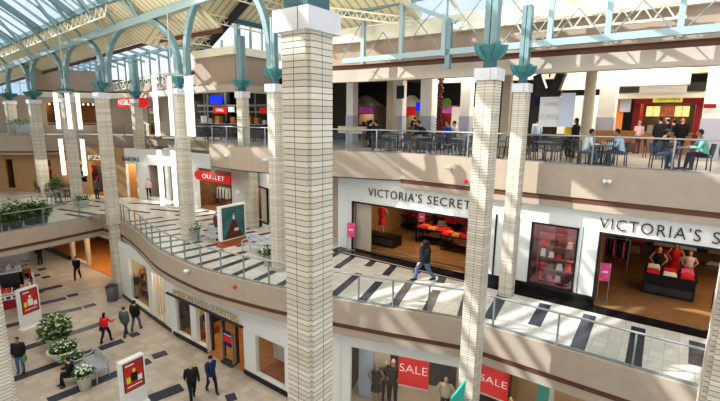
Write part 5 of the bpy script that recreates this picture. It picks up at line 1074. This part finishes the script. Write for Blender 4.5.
def person(label, loc, face, pose='stand', top='cblack', bottom='jean', hair='hairk', skin='skin', h=1.72, phase=0.0, arms='down', long_hair=False, bag=None, lean=0.0, coat=False, hood=False, cap=None, group=None, name='person', cat='person', hair_on=True, dress=False, bare=False):
    t = thing(name, label, cat, loc, face - pi / 2, group)
    k = h / 1.72; S = M[skin]
    def V(x, y, z): return Vector((x * k, y * k, z * k))
    sit = pose == 'sit'; hipz = .50 if sit else .92
    st = .0 if not pose == 'walk' else .24
    def tor(y, z): return V(0, y + lean * max(0, z - hipz), z)       # torso axis leans forward (+y)
    H = hipz; neck = H + .56; shz = H + .50
    hips = [V(-.09, 0, H), V(.09, 0, H)]
    legs = []
    for sgn in (-1, 1):
        hx = .09 * sgn; ph = sgn * (1 if phase >= 0 else -1)
        if sit: legs.append([V(hx, 0, H), V(hx * 1.5, .40, H + .02), V(hx * 1.4, .40 + .05 * sgn, .08)])
        elif pose == 'walk': legs.append([V(hx, 0, H), V(hx, st * .6 * ph + .05, .50), V(hx, (st if ph > 0 else -st * 1.2), .085 if ph > 0 else .13)])
        else: legs.append([V(hx, 0, H), V(hx * 1.15, .015, .49), V(hx * 1.2, 0, .08)])
    sh = [tor(0, shz) + V(-.19, 0, 0), tor(0, shz) + V(.19, 0, 0)]
    A = []
    for i, sgn in enumerate((-1, 1)):
        s_ = sh[i]; ph = -sgn * (1 if phase >= 0 else -1)
        if arms == 'table': el = s_ + V(.05 * sgn, .10, -.26); wr = el + V(-.06 * sgn, .24, .02)
        elif arms == 'hold' and sgn > 0: el = s_ + V(.05, .02, -.28); wr = el + V(-.05, .22, .10)
        elif arms == 'swing': el = s_ + V(.05 * sgn, .09 * ph, -.27); wr = el + V(.0, .12 * ph + .05, -.21)
        elif arms == 'out' and sgn > 0: el = s_ + V(.13, .08, -.20); wr = el + V(.12, .17, .06)
        elif arms == 'hip': el = s_ + V(.14 * sgn, -.05, -.24); wr = el + V(-.12 * sgn, .08, -.14)
        elif arms == 'face' : el = s_ + V(.02 * sgn, .2, -.2); wr = el + V(-.1 * sgn, .10, .2)
        else: el = s_ + V(.045 * sgn, -.02, -.28); wr = el + V(-.01 * sgn, .05, -.24)
        A.append((s_, el, wr))
    nb = tor(0, neck - .03); hd = tor(.02, neck + .15) 
    # body: one continuous mesh
    mb = MB()
    prof = [(H - .08, .12, .10), (H, .155, .115), (H + .12, .15, .115), (H + .24, .15, .12), (H + .40, .18, .13), (H + .50, .17, .11), (H + .545, .07, .06), (H + .62, .052, .052)]
    def torso(mb, m, g=0.0, z0=-1, z1=99, flare=1.0):
        n = 12; rows = [r for r in prof if z0 <= r[0] <= z1]; i = len(mb.v); kk = mb.mat(m)
        for j, (z, rx, ry) in enumerate(rows):
            c = tor(0, z); f = flare if (j == 0) else 1
            for q_ in range(n): a_ = 2 * pi * (q_ + .5) / n; mb.v.append(c + V((rx * f + g) * cos(a_), (ry * f + g) * sin(a_), 0))
        for j in range(len(rows) - 1):
            for q_ in range(n): mb.f.append([i + j * n + q_, i + j * n + (q_ + 1) % n, i + (j + 1) * n + (q_ + 1) % n, i + (j + 1) * n + q_]); mb.mi.append(kk)
        mb.f.append([i + q_ for q_ in range(n)][::-1]); mb.mi.append(kk); mb.f.append([i + (len(rows) - 1) * n + q_ for q_ in range(n)]); mb.mi.append(kk)
    torso(mb, S)
    mb.ball(hd, .074 * k, .09 * k, .112 * k, S, 12, 9); mb.ball(hd + V(0, .04, -.055), .048 * k, .05 * k, .05 * k, S, 10, 6); mb.ball(hd + V(0, .092, -.012), .013 * k, .018 * k, .022 * k, S, 6, 4)
    for s_ in (-1, 1): mb.ball(hd + V(.075 * s_, 0, -.01), .012 * k, .02 * k, .032 * k, S, 6, 4)
    for i, (a_, b_, c_) in enumerate(A):
        limb(mb, [a_, a_.lerp(b_, .5), b_, b_.lerp(c_, .4), c_], [.048 * k, .045 * k, .036 * k, .036 * k, .024 * k], S); hand(mb, c_, (c_ - b_), (-1, 1)[i], S)
    for a_, b_, c_ in legs: limb(mb, [a_, a_.lerp(b_, .5), b_, b_.lerp(c_, .35), c_], [.082 * k, .072 * k, .052 * k, .052 * k, .034 * k], S)
    body = mb.build('body', t, smooth=True)
    mb = MB()
    for s_ in (-1, 1): mb.ball(hd + V(.029 * s_, .083, .008), .010 * k, .006 * k, .007 * k, M['black'], 6, 4)
    mb.build('eyes', body); mb = MB(); mb.ball(hd + V(0, .087, -.055), .022 * k, .006 * k, .006 * k, M['cred'], 6, 4); mb.build('mouth', body)
    if hair_on:
        mb = MB(); hm = M[hair]; i0 = len(mb.v); mb.ball(hd + V(0, -.018, .025), .084 * k, .094 * k, .106 * k, hm, 12, 8)
        if long_hair: mb.ball(hd + V(0, -.05, -.09), .085 * k, .055 * k, .15 * k, hm, 10, 7)
        mb.build('hair', t, smooth=True)
    if hood: mb = MB(); mb.ball(hd + V(0, -.03, 0), .115 * k, .12 * k, .14 * k, M[top], 12, 8); mb.ball(hd + V(0, -.04, -.13), .15 * k, .12 * k, .1 * k, M[top], 12, 6); mb.build('hood', t, smooth=True)
    if cap: mb = MB(); mb.ball(hd + V(0, -.005, .065), .09 * k, .10 * k, .06 * k, M[cap], 12, 6); mb.box(-.06 * k + hd.x, .06 * k + hd.x, hd.y + .06 * k, hd.y + .15 * k, hd.z + .05 * k, hd.z + .062 * k, M[cap]); mb.build('cap', t)
    if not bare or top:
        mb = MB(); tm = M[top]; g = .045 if coat or hood else .018; torso(mb, tm, g, H - (.01 if not coat else .09), H + .545, 1.25 if coat else 1.0)
        if not dress or True:
            for a_, b_, c_ in A: e_ = c_.lerp(b_, .06) if not bare else a_.lerp(b_, .2); 
            if not bare:
                for a_, b_, c_ in A: limb(mb, [a_, a_.lerp(b_, .5), b_, b_.lerp(c_, .4), c_.lerp(b_, .08)], [(.062 + g * .3) * k, (.056 + g * .3) * k, (.048 + g * .3) * k, (.046 + g * .3) * k, .037 * k], tm)
        mb.build('coat' if coat else 'shirt', t, smooth=True)
    if bottom:
        mb = MB(); bm_ = M[bottom]
        if dress:
            z1 = H + .08; n = 12; i = len(mb.v); kk = mb.mat(bm_)
            for (zz, r) in ((z1, .15), (H - .05, .18), (H - .40, .22)):
                c = V(0, 0, zz); [mb.v.append(c + V(r * cos(2 * pi * q_ / n), r * .75 * sin(2 * pi * q_ / n), 0)) for q_ in range(n)]
            for j in range(2):
                for q_ in range(n): mb.f.append([i + j * n + q_, i + j * n + (q_ + 1) % n, i + (j + 1) * n + (q_ + 1) % n, i + (j + 1) * n + q_]); mb.mi.append(kk)
            mb.build('skirt', t, smooth=True)
        else:
            torso(mb, bm_, .012, H - .09, H + .13)
            for a_, b_, c_ in legs: limb(mb, [a_, a_.lerp(b_, .5), b_, b_.lerp(c_, .5), c_.lerp(b_, .04)], [.10 * k, .088 * k, .068 * k, .062 * k, .052 * k], bm_)
            mb.build('trousers', t, smooth=True)
    if not bare:
        for a_, b_, c_ in legs:
            mb = MB(); mb.ball(c_ + V(0, .055, -.04), .045 * k, .125 * k, .045 * k, M['shoe'], 10, 6); mb.build('shoe', t, smooth=True)
    if bag:
        w_ = A[0][2] + V(0, 0, -.09) if bag != 'shoulder' else tor(0, H + .02) + V(-.22, -.02, 0)
        mb = MB(); bc = M['leaf2' if bag == 'green' else 'dark']; mb.hexa([w_ + V(-.05, -.12, -.24), w_ + V(.05, -.12, -.24), w_ + V(.05, .12, -.24), w_ + V(-.05, .12, -.24), w_ + V(-.03, -.10, 0), w_ + V(.03, -.10, 0), w_ + V(.03, .10, 0), w_ + V(-.03, .10, 0)], bc)
        mb.tube([w_ + V(0, -.07, 0), w_ + V(0, -.03, .09), w_ + V(0, .03, .09), w_ + V(0, .07, 0)], .008, bc, 5)
        mb.build('bag', t)
    return t
def at_face(px, py, z, px2=None, py2=None):
    p = P(px, py, z); 
    return p
D = lambda a: R(a)
def pz(px, py, z): p = P(px, py, z); return (p.x, p.y, z)
# ground floor
person('person in black jacket and jeans holding a green bag, standing alone at lower left', pz(21.5, 372.5, 0), D(-75), 'stand', 'cblack', 'jean', coat=True, bag='green', h=1.75, skin='skinb')
person('person in a red top with dark shoulder bag walking away near the planters', pz(106.5, 342.5, 0), D(80), 'walk', 'red', 'cblack', long_hair=True, bag='shoulder', arms='out', h=1.66)
person('person in a grey-green coat and jeans, middle of the trio walking away', pz(126, 336.5, 0), D(85), 'walk', 'cgrey', 'jeandk', hair='hairb', coat=True, h=1.70, phase=-1)
person('person in black jacket and jeans, rightmost of the trio walking away', pz(136.5, 330.5, 0), D(85), 'walk', 'cblack', 'jean', coat=True, h=1.76)
person('balding person in a black coat walking towards the corner shop entrance', pz(193, 401, 0), D(-60), 'walk', 'cblack', 'cblack', hair='hairg', skin='skin', coat=True, arms='swing', h=1.78, hair_on=False)
person('person in navy jacket with a yellow shoulder and cap striding right', pz(212, 392.5, 0), D(-40), 'walk', 'cnavy', 'cblack', coat=True, arms='swing', h=1.72, cap='cblack', phase=-1)
p = P(212, 392.5, 0); 
person('dark coated shopper walking below the footbridge, nearer of the two', pz(78, 279.5, 0), D(-80), 'walk', 'cblack', 'cblack', coat=True, arms='swing', h=1.72)
person('dark coated person farther away under the footbridge', pz(40.5, 264.5, 0), D(-20), 'stand', 'cblack', 'cblack', coat=True, h=1.70)
a = P(64, 385, 0); person('person in dark clothes sitting on the ground floor bench, facing left', (a.x + .35, a.y + .1, 0), D(215), 'sit', 'cblack', 'cblack', arms='table', coat=True, h=1.7, lean=.15)
person('figure behind the counter of the red retail kiosk', pz(20, 291, 0), D(-80), 'stand', 'cblack', 'cblack', h=1.65, hair='hairk', skin='skinb')
# walkway
hp = person('hooded person in black coat and blue jeans walking on the walkway', pz(424, 280.5, Z2), D(195), 'walk', 'cblack', 'jean', hood=True, coat=True, arms='swing', h=1.62); hp.scale = (1.5, 1.5, 1.06)
person('person in dark coat standing on the walkway before the tan shop', pz(97.5, 199, Z2), D(80), 'stand', 'cgrey', 'cgreen', coat=True, h=1.70)
person('person half hidden behind the walkway poster display', pz(218.5, 241, Z2), D(60), 'stand', 'posterd', 'cblack', coat=True, h=1.68, cap='cwhite')
person('person in black at the right edge beside the last display rack', pz(713, 333, Z2), D(120), 'stand', 'cblack', 'cblack', coat=True, h=1.7)
person('person in a pale pink top at the lit doorway beside the far brick column', pz(149.5, 199, Z2), D(-90), 'stand', 'cpink', 'cblack', h=1.7)
# upper floor seated pairs at the two tables by the rail
def seat_pair(px0, px1, py, zf, lab):
    a = P(px0, py, Z3); b = P(px1, py + (px1 - px0) * .045, Z3); m_ = (a + b) / 2; n = (b - a).normalized(); L = (b - a).length
    put_table(m_.x, m_.y, lab[0]); f = atan2(n.y, n.x)
    for s_, (lb, kw) in zip((-1, 1), lab[1:]):
        c = m_ + n * s_ * (L / 2 + .02); fa = f if s_ < 0 else f + pi
        put_chair(c.x, c.y, fa - pi / 2, 'cafe chair under the ' + lb); q_ = c + Vector((cos(fa), sin(fa), 0)) * -.04
        person(lb, (q_.x, q_.y, Z3), fa, 'sit', arms='table', lean=.28, **kw)
seat_pair(584, 618, 164.5, 0, ('dark table between the two white-shirted people', ('seated person in a white shirt and jeans facing right', dict(top='cwhite', bottom='jean', skin='skinb', h=1.7)), ('seated person in a pale shirt and dark jeans facing left', dict(top='cblue', bottom='jeandk', skin='skinb', h=1.72))))
seat_pair(657, 700, 168.5, 0, ('dark table between the black shirt and mint shirt people', ('seated person in a black shirt and jeans facing right', dict(top='cblack', bottom='jeandk', skin='skinb', h=1.76, cap='cgrey')), ('seated person in a mint green shirt facing left', dict(top='cteal', bottom='cblack', skin='skinb', h=1.76))))
def stander(px, py_base, label, face, **kw):
    person(label, pz(px, py_base, Z3), D(face), 'stand', **kw)
stander(636, 153.5, 'person in pale pink top and dark red trousers at the food counter', 95, top='cpink', bottom='posterd', hair='hairg', h=1.6)
stander(573, 158, 'dark haired person in black standing behind the railing near the banner', 150, top='cblack', bottom='cblack', long_hair=True, h=1.68, coat=True)
stander(567, 156, 'person in black with yellow scarf beside the dark haired person', 20, top='cyellow', bottom='cblack', h=1.66)
stander(535, 152, 'person in a pale blue shirt standing right of the second brick column', 90, top='cblue', bottom='cnavy', skin='skinb', h=1.66)
stander(656, 156, 'broad person in black standing left of the queue', 80, top='cblack', bottom='cblack', coat=True, h=1.78)
stander(663, 155, 'person in a black jacket and white cap in the queue', 120, top='cblack', bottom='cblack', coat=True, cap='cwhite', h=1.76)
stander(678, 155, 'bald-looking person in black with lit head in the queue', 70, top='cblack', bottom='cblack', coat=True, hair_on=False, h=1.76, skin='skin')
stander(670, 152, 'person in dark blue in the middle of the queue', 90, top='cnavy', bottom='cblack', h=1.7)
stander(701, 157, 'person in dark jacket at the right of the queue', 110, top='cgrey', bottom='cblack', coat=True, h=1.72)
stander(594, 147, 'distant person in a white shirt behind the seated pair', 0, top='cwhite', bottom='cblack', h=1.65)
stander(591, 146, 'distant person in dark clothing beside the round column', 10, top='cblack', bottom='cblack', h=1.7)
stander(614, 149, 'person in white shirt behind the orange partition', 180, top='cwhite', bottom='cblack', h=1.62)
def sitter(u, v, label, face, **kw):
    p = UV(u, v, Z3); person(label, (p.x, p.y, Z3), D(face), 'sit', arms=kw.pop('arms', 'table'), lean=kw.pop('lean', .2), **kw)
def sitpx(px, py, label, face, **kw):
    p = P(px, py, Z3); put_chair(p.x, p.y, D(face) - pi / 2, 'cafe chair under the ' + label); person(label, (p.x, p.y, Z3), D(face), 'sit', arms='table', lean=kw.pop('lean', .2), **kw)
sitpx(409, 149, 'seated person in dark grey top facing right near the television', 0, top='cgrey', bottom='cblack', h=1.95, long_hair=True)
sitpx(427, 150, 'seated person in black leaning forward over a table', 180, top='cblack', bottom='cblack', lean=.6, h=1.95, coat=True)
sitpx(449, 150, 'seated person in royal blue next to the garland', 200, top='croyal', bottom='cblack', h=1.95)
sitpx(456, 149, 'seated person in a pale top beside the person in royal blue', 190, top='cwhite', bottom='cblack', h=1.95)
sitpx(368, 148, 'seated person in black beside the first white column', 20, top='cblack', bottom='cblack', h=1.95)
sitpx(378, 147, 'seated person in a navy top left of the cream column', 160, top='cnavy', bottom='cblack', h=1.95)
stander(414, 143, 'distant dark figure near the red stall sign', 80, top='cblack', bottom='cblack', h=1.7)
# ------------------------------------------------------------------ mannequins
def manq(label, loc, face, top, bottom, dress=False, skin='skin', h=1.72, arms='hip', bare=True):
    return person(label, loc, face, 'stand', top, bottom, skin=skin, h=h, arms=arms, bare=bare, dress=dress, name='mannequin', cat='mannequin', hair_on=False)
def on_pl(pl_, px, py, d, z):
    u, _ = pl_.q(px, py, d); return pl_.pt(u, z, d)
f2 = atan2(-F2.n.y, -F2.n.x); f3 = atan2(-F3.n.y, -F3.n.x); fs = atan2(-S2.n.y, -S2.n.x)
manq('mannequin in a black dress at the left of the sale window', on_pl(F2, 376, 385, .6, .3), f2 + .2, 'cblack', 'cblack', True, h=1.7, skin='skinb')
manq('mannequin in black suit with pale shirt left of the first sale banner', on_pl(F2, 393, 380, .7, .3), f2, 'cblack', 'cblack', False, h=2.0, bare=False, skin='cap' if False else 'skin')
manq('mannequin in dark outfit behind the suited mannequin', on_pl(F2, 386, 380, .9, .3), f2 + .3, 'cgrey', 'cblack', False, bare=False)
manq('mannequin with tan jacket right of the first sale banner', on_pl(F2, 446, 385, .6, .3), f2, 'tan', 'cblack', False, bare=False, h=1.75)
manq('mannequin in black and red right of the second sale banner', on_pl(F3, 512, 385, .6, .3), f3, 'cred', 'cblack', True, h=1.75, bare=False)
manq('mannequin torso in red on the black display table', pz(672, 279, Z2), fs, 'red', 'red', True, h=1.6)
manq('mannequin in nude pink lingerie right of the red one', pz(686, 285, Z2), fs, 'cpink', 'skin', False, h=1.45)
manq('mannequin in black left of the red one on the display', pz(655, 284, Z2), fs, 'cblack', 'cblack', False, h=1.6)
manq('mannequin with red top near the left lingerie shop entrance', S2.pt(S2.q(382, 215, 1.8)[0], Z2 + .55, 1.8), fs, 'red', 'red', True, h=1.7)
manq('mannequin in black at the left rack of the right lingerie shop', pz(617, 262, Z2), fs, 'cblack', 'pink', False, h=1.7)
manq('mannequin in dark green in the boutique window', on_pl(F0, 137, 290, .28, .35), atan2(-F0.n.y, -F0.n.x), 'cgreen', 'warmwall', True, h=1.7, bare=False)
manq('mannequin in a red jacket in the left corner shop window', on_pl(F1, 180, 320, .9, .36), atan2(-F1.n.y, -F1.n.x), 'cred', 'jean', h=1.6, bare=False)
manq('mannequin in a striped yellow top in the corner shop window', on_pl(F1, 201, 330, .9, .3), atan2(-F1.n.y, -F1.n.x), 'cyellow', 'jean', h=1.6, bare=False)
# chest of red lingerie drawers
mb = MB(); q0 = S2.q(427, 233)
# ------------------------------------------------------------------ camera, sun, sky
cam = bpy.data.cameras.new('camera'); co = bpy.data.objects.new('camera', cam); C.objects.link(co); bpy.context.scene.camera = co
cam.sensor_fit = 'HORIZONTAL'; cam.sensor_width = 36.0; cam.lens = F_PX / 720 * 36.0; cam.clip_end = 400; cam.clip_start = .05
co.matrix_world = Matrix(((CR.x, CU.x, -_F.x, 0), (CR.y, CU.y, -_F.y, 0), (CR.z, CU.z, -_F.z, EYE), (0, 0, 0, 1)))
sd = (UU * 1.1 + VV * .7 + Vector((0, 0, -1.0))).normalized()
sun = bpy.data.lights.new('sun', 'SUN'); sun.energy = 8.0; sun.angle = .01; sun.color = (1, .97, .92)
so = bpy.data.objects.new('sun', sun); C.objects.link(so); so.rotation_euler = sd.to_track_quat('-Z', 'Y').to_euler()
w = bpy.data.worlds.new('sky'); bpy.context.scene.world = w; w.use_nodes = True; nt = w.node_tree; bg = nt.nodes['Background']
tc = nt.nodes.new('ShaderNodeTexCoord'); n = nt.nodes.new('ShaderNodeTexNoise'); n.inputs['Scale'].default_value = 3.5; n.inputs['Detail'].default_value = 5
rp = nt.nodes.new('ShaderNodeValToRGB'); rp.color_ramp.elements[0].position = .38; rp.color_ramp.elements[1].position = .62
rp.color_ramp.elements[0].color = (.62, .79, 1.0, 1); rp.color_ramp.elements[1].color = (1, 1, 1, 1)
nt.links.new(tc.outputs['Generated'], n.inputs['Vector']); nt.links.new(n.outputs['Fac'], rp.inputs['Fac']); nt.links.new(rp.outputs['Color'], bg.inputs['Color']); bg.inputs['Strength'].default_value = 1.15
# added fill lights out of view: overhead, upward and camera-side, no real fixtures
lamp(UV(2, -9, 19.5), 900, 9, (1, .97, .92), sy=9); lamp(UV(-14, -9, 19.5), 900, 9, (1, .97, .92)); lamp(UV(-16, -15, 9), 1500, 8, (1, .93, .80), (pi + .3, 0, 0)); lamp(UV(-2, -17, 12.8), 500, 6, (1, .93, .80), (pi, 0, 0)); lamp(UV(15, -15, 14.8), 420, 5, (1, .98, .97), tuple((VV * 1.0 - UU * .5 + Vector((0, 0, -.16))).to_track_quat('-Z', 'Y').to_euler()), sy=2); lamp(UV(-13, -16, 14.8), 420, 5, (1, .98, .97), tuple((VV * 1.0 + Vector((0, 0, -.16))).to_track_quat('-Z', 'Y').to_euler()), sy=2)
sc = bpy.context.scene; sc.view_settings.view_transform = 'Standard'; sc.view_settings.look = 'Medium High Contrast'; sc.view_settings.exposure = -0.28
sc.cycles.max_bounces = 6; sc.cycles.transparent_max_bounces = 16; sc.cycles.use_denoising = True
